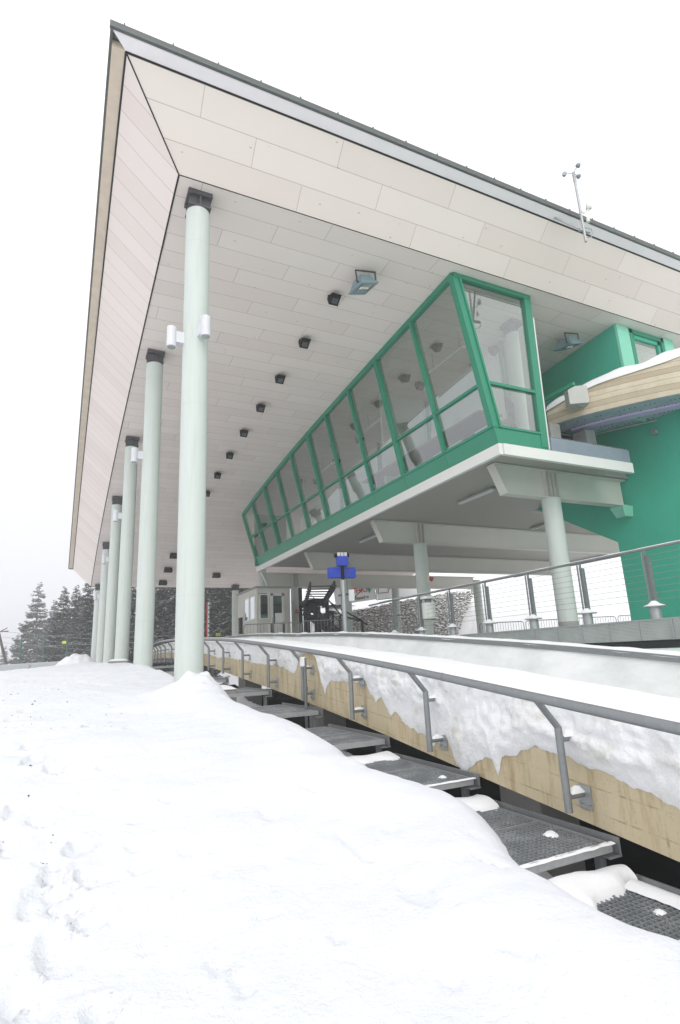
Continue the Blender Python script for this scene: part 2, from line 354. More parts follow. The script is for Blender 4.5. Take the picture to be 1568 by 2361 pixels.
M = dict(
    snow=m_snow(), frozen=m_frozen(), ground=m_snowdirty(), ice=m_ice(), board=m_board(), tan=m_tan(), bconc=m_board_conc(),
    galv=m_galv(), galvd=m_galv('dark_galvanised', (.20, .215, .225), .5), galvl=m_galv('bright_galvanised', (.44, .46, .47), .45),
    glass=m_glass(), glass2=m_glass('booth_glass', (.35, .40, .36), .25), rib=m_ribbed(), perf=m_perf(), stone=m_stone(),
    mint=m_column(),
    wood=paint('pale_wood_fascia', (.70, .60, .48), .7, 0, .12, 4),
    strip=paint('whitewashed_edge_board', (.88, .84, .86), .7, 0, .05, 3),
    groove=paint('black_groove', (.012, .012, .014), .7),
    roofm=paint('weathered_roof_metal', (.12, .13, .12), .5, .3, .15, 2), roofl=paint('roof_drip_metal', (.12, .15, .16), .5, .3, .15, 5),
    cap=paint('dark_steel_bracket', (.10, .10, .105), .55, .3, .2, 8), green=paint('green_aluminium', (.022, .25, .15), .35, .1, .06, 2, 0, None, .5),
    greenl=paint('light_green_render', (.25, .66, .50), .8, 0, .05, 2, .2), greenw=paint('green_render', (.060, .46, .315), .85, 0, .07, 1.1, .35, ((.045, .33, .235), .5)),
    white=paint('white_painted_steel', (.74, .74, .72), .4, 0, .03, 2), cream=paint('cream_steel_beam', (.66, .655, .61), .45, 0, .04, 2), whitew=paint('white_wall', (.72, .73, .72), .7, 0, .03, 2),
    lampw=paint('white_lamp_housing', (.66, .67, .71), .4), black=paint('black_housing', (.006, .006, .007), .6, 0, .1, 3, 0, None, .2), lens=paint('pale_lens', (.45, .47, .46), .15, .2, .3, 25, 0, None, .8),
    bluegrey=paint('blue_grey_housing', (.22, .32, .36), .5, .1), bluep=paint('blue_grey_soffit', (.46, .52, .62), .75, 0, .18, 3),
    violet=paint('violet_strip', (.62, .52, .80), .6, 0, .08, 3), blue=paint('blue_box', (.005, .04, .42), .45, 0, .05), steelb=paint('blackened_steel', (.018, .019, .022), .5, .2, .2, 5),
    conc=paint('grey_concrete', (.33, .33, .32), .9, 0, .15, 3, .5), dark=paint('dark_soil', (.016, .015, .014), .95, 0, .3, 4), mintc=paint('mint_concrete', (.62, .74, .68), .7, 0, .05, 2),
    tdark=paint('frosted_terrace_concrete', (.34, .34, .34), .8, 0, .15, 2), boothw=paint('cream_booth_panel', (.62, .61, .56), .6, 0, .05, 2), red=paint('red_plastic', (.62, .03, .02), .4), desk=paint('brown_desk', (.20, .10, .07), .5),
    floor=paint('grey_floor', (.22, .22, .22), .7), bark=paint('spruce_bark', (.10, .075, .06), .95, 0, .3, 6), foliage=paint('spruce_needles', (.060, .074, .055), .9, 0, .35, 1.2), frost=paint('frosted_needles', (.50, .52, .54), .9, 0, .2, 2),
    signw=paint('white_board', (.82, .82, .83), .5, 0, .02), txt=paint('grey_lettering', (.12, .14, .15), .6), txtg=paint('green_mark', (.02, .25, .16), .6), yel=paint('yellow_plate', (.65, .75, .02), .5),
    fence=paint('green_fence_post', (.03, .12, .10), .5), wire=paint('thin_wire', (.25, .27, .26), .5), grit=paint('dark_grit', (.07, .06, .065), .9), channel=paint('blue_grey_channel', (.27, .31, .37), .5, .2, .12, 3),
    dlens=paint('dim_lamp_glass', (.20, .21, .21), .12, .1, .5, 30, 0, None, .8), cabg=paint('light_grey_enamel', (.47, .475, .45), .45), grate=m_grate(), fluo=paint('lamp_diffuser', (.72, .73, .72), .3), roofsnow=m_snow(),
)
# ------------------------------------------------------------------ canopy profile: the roof is level at the front and falls away to the far end
SP = [(0, 9.8), (5.25, 9.5), (10.4, 9.12), (15.6, 8.48), (21.1, 7.52), (26.6, 6.05), (29, 5.25)]
def zs(y): return 9.8-.02*y if y < 0 else pw(SP, y)
YF, YE, XL, XR = -.40, 26.6, -.42, 20.0
OW, OH = 1.20, 1.17
# ---- canopy roof
rf = thing('canopy_roof', 'large whitewashed board canopy roof with mitred sloping eaves over green glazed room', 'roof', (8, 12, 9))
NY = 60; ys = [YF+(YE-YF)*i/NY for i in range(NY+1)]
s = MB(); s.grid(lambda i, j: (lerp(XL, XR, j), ys[i], zs(ys[i])), NY+1, 2, 0, True, lambda i, j: (lerp(XL, XR, j), ys[i]-YF))
s.build('soffit', M['board'], rf)
gi = .0 # sloped eaves: inner crease to outer groove
def outer(y): return zs(y)+OH
ie = .825 # share of slope covered by boards up to the black groove
def LP(y, k):   # left slope point, k 0 at crease .. 1 at outer edge; front/back mitred
    yc = min(max(y, YF), YE); return Vector((XL-OW*k, y, zs(yc)+OH*k))
s = MB()
s.grid(lambda i, j: LP(lerp(YF-OW*ie*j, YE+.0*j, i/NY), ie*j), NY+1, 2, 0, True, lambda i, j: (.05+.02*j, lerp(YF-OW*ie*j, YE, i/NY)-YF))
s.build('sloping_eave_boards', M['board'], rf)
s = MB(); nx = 30
s.grid(lambda i, j: Vector((lerp(XL-OW*ie*j, XR, i/nx), YF-OW*ie*j, zs(YF)+OH*ie*j)), nx+1, 2, 0, False, lambda i, j: (lerp(XL-OW*ie*j, XR, i/nx), .465*3*j+.0001+6*.465))
s.build('sloping_eave_boards', M['board'], rf)
# black shadow gaps: mitre, creases, outer groove
s = MB(); zF = zs(YF); e = Vector((0, 0, -.006))
s.bar(Vector((XL, YF, zF))+e, Vector((XL-OW*ie, YF-OW*ie, zF+OH*ie))+e, .022, .01)
for i in range(NY): s.bar((XL, ys[i], zs(ys[i])-.004), (XL, ys[i+1], zs(ys[i+1])-.004), .03, .012)
s.bar((XL, YF, zF-.003), (XR, YF, zF-.003), .014, .01)
s.build('shadow_gap', M['groove'], rf)
s = MB()
a0 = ie+.012
s.bar((XL-OW*a0, YF-OW*a0, zF+OH*a0+.02), (XR, YF-OW*a0, zF+OH*a0+.02), .028, .05)
for i in range(NY):
    y0, y1 = lerp(YF-OW*a0, YE, i/NY), lerp(YF-OW*a0, YE, (i+1)/NY); s.bar(LP(y0, a0)+Vector((0, 0, .02)), LP(y1, a0)+Vector((0, 0, .02)), .035, .06)
s.build('shadow_gap', M['groove'], rf)
# horizontal edge board
XO = XL-OW-.01; YO = YF-OW-.0; XI = XL-OW*ie-.025; YI = YF-OW*ie-.025; dz = OH*ie+.02
s = MB()
for i in range(NY):
    y0, y1 = lerp(YI, YE, i/NY), lerp(YI, YE, (i+1)/NY); z0, z1 = zs(max(y0, YF))+dz, zs(max(y1, YF))+dz
    s.hexa([(XO, y0, z0), (XI, y0, z0), (XI, y1, z1), (XO, y1, z1)], [(XO, y0, z0+.12), (XI, y0, z0+.12), (XI, y1, z1+.12), (XO, y1, z1+.12)])
s.build('wood_edge_board', M['wood'], rf)
s = MB(); s.hexa([(XO, YO, zF+dz+.06), (XR, YO, zF+dz+.06), (XR, YI, zF+dz), (XI, YI, zF+dz)], [(XO, YO, zF+dz+.12), (XR, YO, zF+dz+.12), (XR, YI, zF+dz+.12), (XI, YI, zF+dz+.12)])
s.build('white_edge_board', M['strip'], rf)
# metal verge with standing-seam ends
s = MB()
s.box(((XO+XR)/2-.02, YO-.02, zF+dz+.14), (XR-XO+.06, .05, .12))
for i in range(NY):
    y0, y1 = lerp(YO-.03, YE+.1, i/NY), lerp(YO-.03, YE+.1, (i+1)/NY); s.bar((XO-.02, y0, zs(max(y0, YF))+dz+.125), (XO-.02, y1, zs(max(y1, YF))+dz+.125), .04, .15)
s.build('metal_verge', M['roofm'], rf)
s = MB(); x = XO+.15; k = 0
while x < XR:
    s.box((x, YO-.05, zF+dz+.10), (.014 if k % 3 else .022, .016, .05 if k % 3 else .07)); 
    if k % 3 == 0: s.box((x, YO-.03, zF+dz+.215), (.02, .03, .05))
    x += .24; k += 1
s.box(((XO+XR)/2, YO-.048, zF+dz+.092), (XR-XO+.06, .010, .03))
s.build('drip_edge', M['roofl'], rf)
s = MB()  # roof skin above everything
for i in range(NY):
    y0, y1 = lerp(YO, YE+.15, i/NY), lerp(YO, YE+.15, (i+1)/NY); z0, z1 = zs(max(y0, YF))+dz+.125, zs(max(y1, YF))+dz+.125
    s.hexa([(XO, y0, z0), (XR, y0, z0), (XR, y1, z1), (XO, y1, z1)], [(XO, y0, z0+.06), (XR, y0, z0+.06), (XR, y1, z1+.06), (XO, y1, z1+.06)])
s.hexa([(XL-OW, YE-.1, zs(YE)+dz), (XR, YE-.1, zs(YE)+dz), (XR, YE+.1, zs(YE)+dz), (XL-OW, YE+.1, zs(YE)+dz)], [(XL-OW, YE-.1, zs(YE)+1.2), (XR, YE-.1, zs(YE)+1.2), (XR, YE+.1, zs(YE)+1.2), (XL-OW, YE+.1, zs(YE)+1.2)])
s.hexa([(XL, YE+.002, zs(YE)-.02), (XR, YE+.002, zs(YE)-.02), (XR, YE+.06, zs(YE)-.02), (XL, YE+.06, zs(YE)-.02)], [(XL-.9, YE+.002, zs(YE)+1.1), (XR, YE+.002, zs(YE)+1.1), (XR, YE+.06, zs(YE)+1.1), (XL-.9, YE+.06, zs(YE)+1.1)])
s.build('roof_skin', M['roofm'], rf)
# ---- canopy columns
def column(x, y, zb, zt, r, label, group, cap=True, collar=True):
    t = thing('support_column', label, 'column', (x, y, zb), group)
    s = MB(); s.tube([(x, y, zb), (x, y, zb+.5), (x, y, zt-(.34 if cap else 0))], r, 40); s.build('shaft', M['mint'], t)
    if cap:
        s = MB(); w = r*2.05; s.box((x, y, zt-.045), (w, w, .09)); s.box((x, y, zt-.30), (w*.92, w*.92, .03)); s.box((x, y, zt-.19), (.03, w*.9, .2)); s.box((x, y-w*.30, zt-.19), (w*.9, .02, .2)); s.box((x, y+w*.30, zt-.19), (w*.9, .02, .2))
        s.tube([(x, y, zt-.37), (x, y, zt-.315)], r*.98, 32); s.build('bearing_bracket', M['cap'], t)
    return t
names = ['nearest and tallest mint green column with snow heaped at its foot', 'second mint green column of the outer row, behind the nearest one', 'third mint green column of the outer row counted from the front',
         'fourth mint green column of the outer row counted from the front', 'fifth mint green column of the outer row counted from the front', 'last mint green column of the outer row, under the far roof corner']
for k in range(6):
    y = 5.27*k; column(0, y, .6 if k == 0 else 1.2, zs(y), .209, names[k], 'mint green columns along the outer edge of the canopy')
# twin-cylinder wall lamps
def wall_lamp(px, py, z, ang, label):
    t = thing('wall_lamp', label, 'lamp', (px, py, z), 'white cylinder lamps on the outer columns')
    d = Vector((math.cos(ang), math.sin(ang), 0)); c = Vector((px, py, z))
    o = c+d*.395
    s = MB(); s.tube([o+Vector((0, 0, -.18)), o+Vector((0, 0, .18))], .080, 24); h = s.build('housing', M['lampw'], t)
    s = MB(); s.tube([o+Vector((0, 0, -.192)), o+Vector((0, 0, -.176))], .066, 24); sub(s.build('lens', M['lens'], t), h)
    s = MB(); s.box(c+d*.265, (.13, .12, .20), rotz(ang)); s.build('mounting_box', M['lampw'], t)
wall_lamp(0, 0, 6.87, math.pi, 'white cylinder lamp on the left side of the nearest column')
wall_lamp(0, 0, 6.95, -math.pi*.43, 'white cylinder lamp on the face of the nearest column')
wall_lamp(0, 5.27, 6.62, math.pi, 'white cylinder lamp on the left side of the second column')
wall_lamp(0, 10.54, 6.35, math.pi, 'white cylinder lamp on the left side of the third column')
wall_lamp(0, 15.8, 5.8, math.pi, 'white cylinder lamp on the left side of the fourth column')
wall_lamp(0, 21.1, 4.9, math.pi, 'white cylinder lamp on the left side of the fifth column')
# ---- control room -----------------------------------------------------------
SZ = 5.78; GB = 6.16; TR = 7.16; XB0 = 6.38; XG = 6.30; XT = 5.62
def gx(z, y):  # glazing plane x at height z, leaning outward to the soffit
    zt = zs(y); return lerp(XB0, XT, (z-SZ)/(zt-SZ))
YN, YFAR = -.12, 16.55
cr = thing('control_room', 'raised green framed glass control room with outward leaning windows on white beams', 'building', (8, 8, 5))
ml = [YN, 1.62, 3.46, 5.17, 6.85, 8.42, 10.1, 11.73, 13.34, 15.04, YFAR]; thick = {0, 2, 5, 8, 10}
def gp(y, z, out=0): return Vector((gx(z, y)-out, y, z))
fr_m = M['green']
s = MB()
def wallstrip(s, y0, y1, za, zb, th=.10, out=.03):
    """panel following the leaning plane between heights za, zb (numbers or functions)"""
    f = lambda z, y: z(y) if callable(z) else z
    lo = [gp(y0, f(za, y0), out), gp(y1, f(za, y1), out)]; hi = [gp(y0, f(zb, y0), out), gp(y1, f(zb, y1), out)]; d = Vector((th, 0, 0))
    s.hexa([lo[0], lo[0]+d, lo[1]+d, lo[1]], [hi[0], hi[0]+d, hi[1]+d, hi[1]])
for i in range(10):
    y0, y1 = ml[i], ml[i+1]
    s2 = MB(); wallstrip(s2, y0+.004, y1-.004, SZ+.005, GB, .12, .02); s2.build('spandrel_panel', fr_m, cr)
s = MB()
for i in range(10): wallstrip(s, ml[i], ml[i+1], lambda y: zs(y)-.13, lambda y: zs(y)-.01, .12, .04)
for i in range(10): wallstrip(s, ml[i]+.0, ml[i+1], GB, GB+.055, .09, .045)
s.build('rail', fr_m, cr)
for i, y in enumerate(ml):
    w = .15 if i in thick else .075
    if i == 0: continue
    s = MB(); yy = y if i < 10 else y-.06
    a, b = gp(yy, GB+.03, .01), gp(yy, zs(yy)-.10, .01); s.bar(a, b, w, .11, (1, 0, 0))
    if i in thick: s.bar(a+Vector((-.055, 0, 0)), b+Vector((-.055, 0, 0)), .02, .02, (1, 0, 0))
    s.build('mullion', fr_m, cr)
for i in range(10):
    s = MB(); w = .05; s.bar(gp(ml[i]+.05, TR, .0), gp(ml[i+1]-.05, TR, .0), .07, .07); s.build('transom', fr_m, cr)
    for za, zb in ((GB+.05, lambda y: TR-.03), (TR+.03, lambda y: zs(y)-.12)):
        s = MB(); y0, y1 = ml[i]+.04, ml[i+1]-.04
        s.face([gp(y0, za, -.03), gp(y1, za, -.03), gp(y1, zb(y1), -.03), gp(y0, zb(y0), -.03)][::-1]); s.build('pane', M['glass'], cr)
# front face y = YN, right edge leans slightly
XRB, XRT = 7.80, 7.92
def fx(k, z): return lerp(gx(z, YN), lerp(XRB, XRT, (z-SZ)/(zs(YN)-SZ)), k)
zt = zs(YN)
def fq(s, k0, k1, z0, z1, yo, th, dx0=0, dx1=0):
    s.hexa([(fx(k0, z0)+dx0, YN-yo, z0), (fx(k1, z0)+dx1, YN-yo, z0), (fx(k1, z0)+dx1, YN-yo+th, z0), (fx(k0, z0)+dx0, YN-yo+th, z0)],
           [(fx(k0, z1)+dx0, YN-yo, z1), (fx(k1, z1)+dx1, YN-yo, z1), (fx(k1, z1)+dx1, YN-yo+th, z1), (fx(k0, z1)+dx0, YN-yo+th, z1)])
s = MB(); fq(s, 0, 1, SZ+.005, GB, .02, .12, -.02); s.build('spandrel_panel', fr_m, cr)
s = MB(); fq(s, 0, 1, zt-.12, zt-.01, .04, .12); s.build('rail', fr_m, cr)
s = MB(); fq(s, 0, 0, GB, zt-.10, .03, .16, -.04, .13); s.build('corner_post', fr_m, cr)
s = MB(); fq(s, 0, 0, GB, zt-.11, .06, .04, .125, .175); s.build('corner_cover_strip', fr_m, cr)
s = MB(); fq(s, 1, 1, GB-.3, zt-.05, .035, .16, -.20, .0); s.build('end_post', fr_m, cr)
s = MB(); fq(s, 1, 1, SZ+.05, zt-.6, .025, .5, .012, .05); s.build('white_end_wall', M['whitew'], cr)
s = MB(); fq(s, 0, 1, TR-.035+.05, TR+.035+.05, .03, .07, .15, -.19); s.build('transom', fr_m, cr)
s = MB(); fq(s, 0, 1, GB, GB+.05, .045, .07, .15, -.19); s.build('rail', fr_m, cr)
for z0, z1 in ((GB+.05, TR+.02), (TR+.09, zt-.12)):
    s = MB(); s.face([(fx(0, z0)+.16, YN+.03, z0), (fx(1, z0)-.19, YN+.03, z0), (fx(1, z1)-.19, YN+.03, z1), (fx(0, z1)+.16, YN+.03, z1)]); s.build('pane', M['glass'], cr)
# far end wall, interior
s = MB(); s.box((7.0, YFAR-.06, (SZ+zs(YFAR))/2), (1.6, .08, zs(YFAR)-SZ-.05)); s.build('end_wall', fr_m, cr)
s = MB(); s.box((7.6, (YN+YFAR)/2+.1, GB-.1), (2.2, YFAR-YN-.4, .12)); s.build('floor', M['floor'], cr)
s = MB()
n = 20
for i in range(n):
    y0, y1 = lerp(YN+1.6, YFAR, i/n), lerp(YN+1.6, YFAR, (i+1)/n); s.hexa([(8.6, y0, GB), (8.7, y0, GB), (8.7, y1, GB), (8.6, y1, GB)], [(8.6, y0, zs(y0)-.02), (8.7, y0, zs(y0)-.02), (8.7, y1, zs(y1)-.02), (8.6, y1, zs(y1)-.02)])
s.build('back_wall', M['whitew'], cr)
s = MB(); s.box((7.55, 5.2, 8.0), (1.6, .08, 3.3)); s.build('partition', M['whitew'], cr)
# slab: white fascia and ribbed lining; runs on to the green wall
s = MB(); z0, z1 = 5.53, 5.775
s.box((6.36, (YN+YFAR)/2, (z0+z1)/2), (.10, YFAR-YN+.14, z1-z0)); s.box(((6.42+10.47)/2, YN-.05, (z0+z1)/2-.0), (10.47-6.42, .10, z1-z0)); s.build('slab_fascia', M['white'], cr)
zl_ = 5.80; s = MB(); s.box((8.435, (YN+YFAR)/2+.1, zl_+.01), (4.07, YFAR-YN-.3, .02)); s.box((11.045, 8.6, zl_+.011), (1.15, 15.7, .02)); s.box((17.0, 10.6, zl_+.012), (10.8, 12.4, .02))
s.face([(6.41, YN, z0+.01), (6.41, YFAR, z0+.01), (6.72, YFAR, zl_), (6.72, YN+.36, zl_)]); s.face([(6.41, YN, z0+.01), (6.72, YN+.36, zl_), (10.46, YN+.36, zl_), (10.46, YN, z0+.01)]); s.face([(10.46, YN, z0+.01), (10.46, YN+.36, zl_), (10.46, YN+.36, z0+.3), (10.46, YN, z0+.3)]); s.build('ribbed_lining', M['rib'], cr)
s = MB(); s.box((8.43, (YN+YFAR)/2+.2, z0+.38), (3.96, YFAR-YN-.5, .16)); s.box((11.1, 8.6, z0+.381), (1.0, 15.6, .16)); s.box((17.0, 10.7, z0+.382), (10.6, 12.0, .16)); s.box((22.35, 10.7, z0+.3), (.1, 12.2, .5)); s.build('slab', M['conc'], cr)
s = MB(); s.box(((7.86+10.45)/2, YN-.02, 5.945), (10.45-7.86, .10, .33)); s.box(((7.86+10.45)/2, YN+.10, 6.10), (10.45-7.86, .22, .02)); s.build('edge_channel', M['channel'], cr)
s = MB(); x = 7.9
while x < 10.42: s.box((x, YN-.03, 6.125), (.04, .06, .03)); x += .085
s.build('grating_lip', M['galv'], cr)
# white steel beams and their columns
def beam(y, xe, first):
    s = MB(); zb, zt2, xt0, xt1 = 5.07, 5.80, 7.16, 7.42
    s.hexa([(xt1, y-.012, zb+.02), (xe, y-.012, zb+.02), (xe, y+.012, zb+.02), (xt1, y+.012, zb+.02)], [(xt0-.05, y-.012, zt2), (xe, y-.012, zt2), (xe, y+.012, zt2), (xt0-.05, y+.012, zt2)])
    s.box(((xt1-.02+xe)/2, y, zb+.01), (xe-xt1+.04, .26, .02)); s.box(((xt0+xe)/2, y, zt2-.03), (xe-xt0+.1, .30, .02))
    s.bar((xt1-.01, y, zb+.02), (xt0-.06, y, zt2-.03), .26, .014, (1, 0, 0))
    b = s.build('beam', M['cream'], cr)
    s = MB()
    for dx in (-.20, -.06, .06, .20) if first else (-.14, 0, .14): s.box((8.9+dx, y, (zb+zt2)/2), (.018, .25, zt2-zb-.08))
    sub(s.build('stiffener', M['cream'], cr), b)
cy = [1.0, 6.78, 12.5, 18.3]
for k, y in enumerate(cy[:4]): beam(y, 11.55 if k == 0 else 22.0 if k < 3 else at(1090, 1325, Y=18.3).x, k == 0)
gl = 'mint green columns under the control room'
ul = ['mint green column standing under the front beam beside the cable railing', 'mint green column behind the white drum with a red alarm on it', 'mint green column directly behind the blue mast', 'mint green column with small red sign beside the white booth']
for k, y in enumerate(cy): 
    t = column(8.9, y, 1.9, 5.07, .225, ul[k], gl, False)
    s = MB(); s.tube([(8.9, y, 1.9), (8.9, y, 2.10)], .228, 32); s.build('base_ring', M['conc'], t)
CB = at(1097, 1330, Y=18.3)
for x, y, r, l in ((CB.x, 18.3, .24, 'distant mint green column right of the rubble bank'), (15.9, 19.9, .22, 'thin distant mint green column in front of the rubble bank')):
    column(x, y, 1.6, 5.6, r, l, gl, False)
column(7.95, 26.2, 1.5, zs(26.2), .209, 'mint green column at the far end of the canopy left of the booth', 'far inner columns of the canopy')
column(8.0, 20.9, 1.5, zs(20.9), .209, 'mint green column rising behind the booth roof to the canopy', 'far inner columns of the canopy')
column(8.30, .9, 6.2, zs(.9), .22, 'mint green column with dark bracket behind the control room front corner', 'far inner columns of the canopy')
# fluorescent lamps under the slab
def fluo(c, label, w=1.55):
    t = thing('strip_lamp', label, 'lamp', c, 'strip lamps under the control room')
    c = Vector(c); s = MB(); s.box(c+Vector((0, 0, -.03)), (.14, w, .05)); b = s.build('housing', M['galvl'], t, .008)
    s = MB(); s.box(c+Vector((0, 0, -.075)), (.11, w-.06, .05)); s.build('diffuser', M['fluo'], t, .012)
fluo((8.5, 3.25, 5.79), 'long strip lamp on the ribbed ceiling in front of the second beam'); fluo(at(1262, 1205, Z=5.79), 'strip lamp mostly hidden behind the front under-floor column'); fluo((8.3, 9.1, 5.79), 'short looking strip lamp beyond the second white beam')
# interior furniture
t = thing('desk', 'brown desk behind the leaning windows of the control room', 'desk', (6.9, 2, GB))
s = MB(); s.box((6.75, 3.2, 6.78), (.7, 5.6, .05)); s.build('desktop', M['desk'], t); s = MB()
for y in (.6, 3.2, 5.8): s.box((6.95, y, 6.45), (.3, .04, .6))
s.build('leg', M['desk'], t)
t = thing('monitor', 'dark monitor standing on the desk behind the front window', 'monitor', (7.2, .4, 6.8))
s = MB(); s.box((7.3, .35, 7.0), (.5, .06, .34), rotz(.5)); s.build('screen', M['black'], t, .01); s = MB(); s.tube([(7.3, .38, 6.40), (7.3, .38, 6.9)], .03, 10); s.box((7.3, .38, 6.41), (.3, .25, .03)); s.build('stand', M['black'], t)
t = thing('office_chair', 'dark office chair inside the control room near its front corner', 'chair', (7.3, 2.3, GB))
s = MB(); s.box((7.4, 2.3, 6.62), (.5, .5, .09)); s.build('seat', M['black'], t, .03); s = MB(); s.box((7.64, 2.3, 7.0), (.08, .46, .6)); s.build('backrest', M['black'], t, .03)
s = MB(); s.tube([(7.4, 2.3, 6.2), (7.4, 2.3, 6.6)], .03, 10)
for k in range(5): s.bar((7.4, 2.3, 6.22), (7.4+.28*math.cos(k*1.257), 2.3+.28*math.sin(k*1.257), 6.18), .04, .03)
s.build('base', M['black'], t)
t = thing('cabinet', 'tall white cabinet against the rear wall inside the control room', 'cabinet', (8.3, 3.9, GB))
s = MB(); s.box((8.3, 3.9, 7.15), (.5, 1.1, 1.9)); s.build('carcass', M['white'], t, .01); s = MB(); s.box((8.035, 3.62, 7.15), (.02, .52, 1.8)); s.box((8.035, 4.18, 7.15), (.02, .52, 1.8)); s.build('door', M['fluo'], t, 0, True)
t = thing('shelf', 'open pale shelf with folders at the rear of the control room', 'shelf', (8.3, 7.2, GB))
s = MB()
for z in (6.4, 6.9, 7.4, 7.9): s.box((8.3, 7.2, z), (.4, 1.6, .03))
for y in (6.4, 8.0): s.box((8.3, y, 7.15), (.4, .03, 1.6))
s.build('board', M['whitew'], t, 0, False); s = MB(); random.seed(8)
for z in (6.415, 6.915, 7.415):
    for q in range(9): s.box((8.25, 6.55+.17*q, z+.16), (.25, .08, .3+.04*random.random()))
s.build('folder', M['channel'], t, 0, True)
for k, (y, l) in enumerate(((2.2, 'nearest tube lamp hanging inside the control room behind the first leaning pane'), (6.0, 'second tube lamp hanging inside the control room'), (9.8, 'third tube lamp hanging inside the control room'))):
    t = thing('tube_lamp', l, 'lamp', (7.1, y, zs(y)-.5), 'tube lamps inside the control room'); s = MB(); s.box((7.1, y, zs(y)-.55), (.12, 1.5, .06)); s.build('housing', M['white'], t, .01); s = MB(); s.tube([(7.1, y-.6, zs(y)-.52), (7.1, y-.6, zs(y))], .006, 5); s.tube([(7.1, y+.6, zs(y)-.52), (7.1, y+.6, zs(y))], .006, 5); s.build('wire', M['wire'], t)
s = MB()
for y in (1.0, 1.62, 5.17, 8.42, 11.73): s.box((8.52, y, (GB+zs(y))/2), (.1, .10, zs(y)-GB-.05))
s.box((8.52, 6, 7.4), (.08, 13, .08)); s.build('rear_frame', M['green'], cr, 0, True)
# ---- ceiling lamps
def spot(x, y, label, far=False):
    z = zs(y); t = thing('ceiling_spotlight', label, 'spotlight', (x, y, z), 'black spotlights along the canopy ceiling')
    s = MB(); L, W = (.40, .16) if far else (.16, .36)
    if not far:
        # body tapering towards the ceiling, glass tilted to the front
        s.hexa([(x-.12, y-.20, z-.10), (x+.12, y-.20, z-.10), (x+.12, y+.04, z-.26), (x-.12, y+.04, z-.26)], [(x-.08, y-.02, z+.0), (x+.08, y-.02, z+.0), (x+.10, y+.16, z-.02), (x-.10, y+.16, z-.02)])
        s.build('housing', M['black'], t, .012)
        n = Vector((0, -.16, -.24)).normalized(); c = Vector((x, y-.08, z-.18)); rt = Vector((1, 0, 0)); up = n.cross(rt)
        s = MB(); h = [c+n*.006+rt*a*.075+up*(b*.065-.03) for a, b in ((-1, -1), (1, -1), (1, 1), (-1, 1))]; s.face(h); s.face(h[::-1]); s.build('glass', M['dlens'], t)
        s = MB(); s.box((x-.11, y+.05, z-.05), (.015, .03, .11)); s.box((x+.11, y+.05, z-.05), (.015, .03, .11)); s.build('bracket', M['black'], t)
    else:
        s.hexa([(x-.24, y-.16, z-.20), (x+.24, y-.16, z-.20), (x+.24, y+.12, z-.27), (x-.24, y+.12, z-.27)], [(x-.20, y-.12, z), (x+.20, y-.12, z), (x+.20, y+.12, z), (x-.20, y+.12, z)]); s.build('housing', M['black'], t, .012)
        s = MB(); s.box((x, y+.0, z-.245), (.36, .16, .02)); s.build('glass', M['black'], t)
order = ['first (largest)', 'second', 'third', 'fourth', 'fifth', 'sixth', 'seventh']
for k, y in enumerate([1.51, 3.34, 5.2, 7.0, 8.85, 10.7, 12.55]): spot(3.44, y, f'{order[k]} black spotlight in the ceiling row, counted from the large floodlight')
spot(3.44, 14.4, 'black spotlight peeking out at the right edge of the nearest column, below the seventh')
for y, l in ((20.2, 'black spotlight half hidden at the left edge of the nearest column'), (22.05, 'highest of the three wide dark ceiling lamps between the two nearest columns'), (23.9, 'middle of the three wide dark ceiling lamps between the two nearest columns'), (25.65, 'lowest of the three wide dark ceiling lamps between the two nearest columns')): spot(3.43, y, l, y > 21)
spot(6.33, 24.5, 'wide dark ceiling lamp alone right of the nearest column near the far roof edge', True)
spot(8.55, 1.9, 'black spotlight just right of the white end wall of the control room')
for y in (4.2, 6.2, 8.2, 10.2, 12.2): spot(7.6, y, f'black spotlight seen through the control room glass, {int((y-2.2)/2)} from the front')
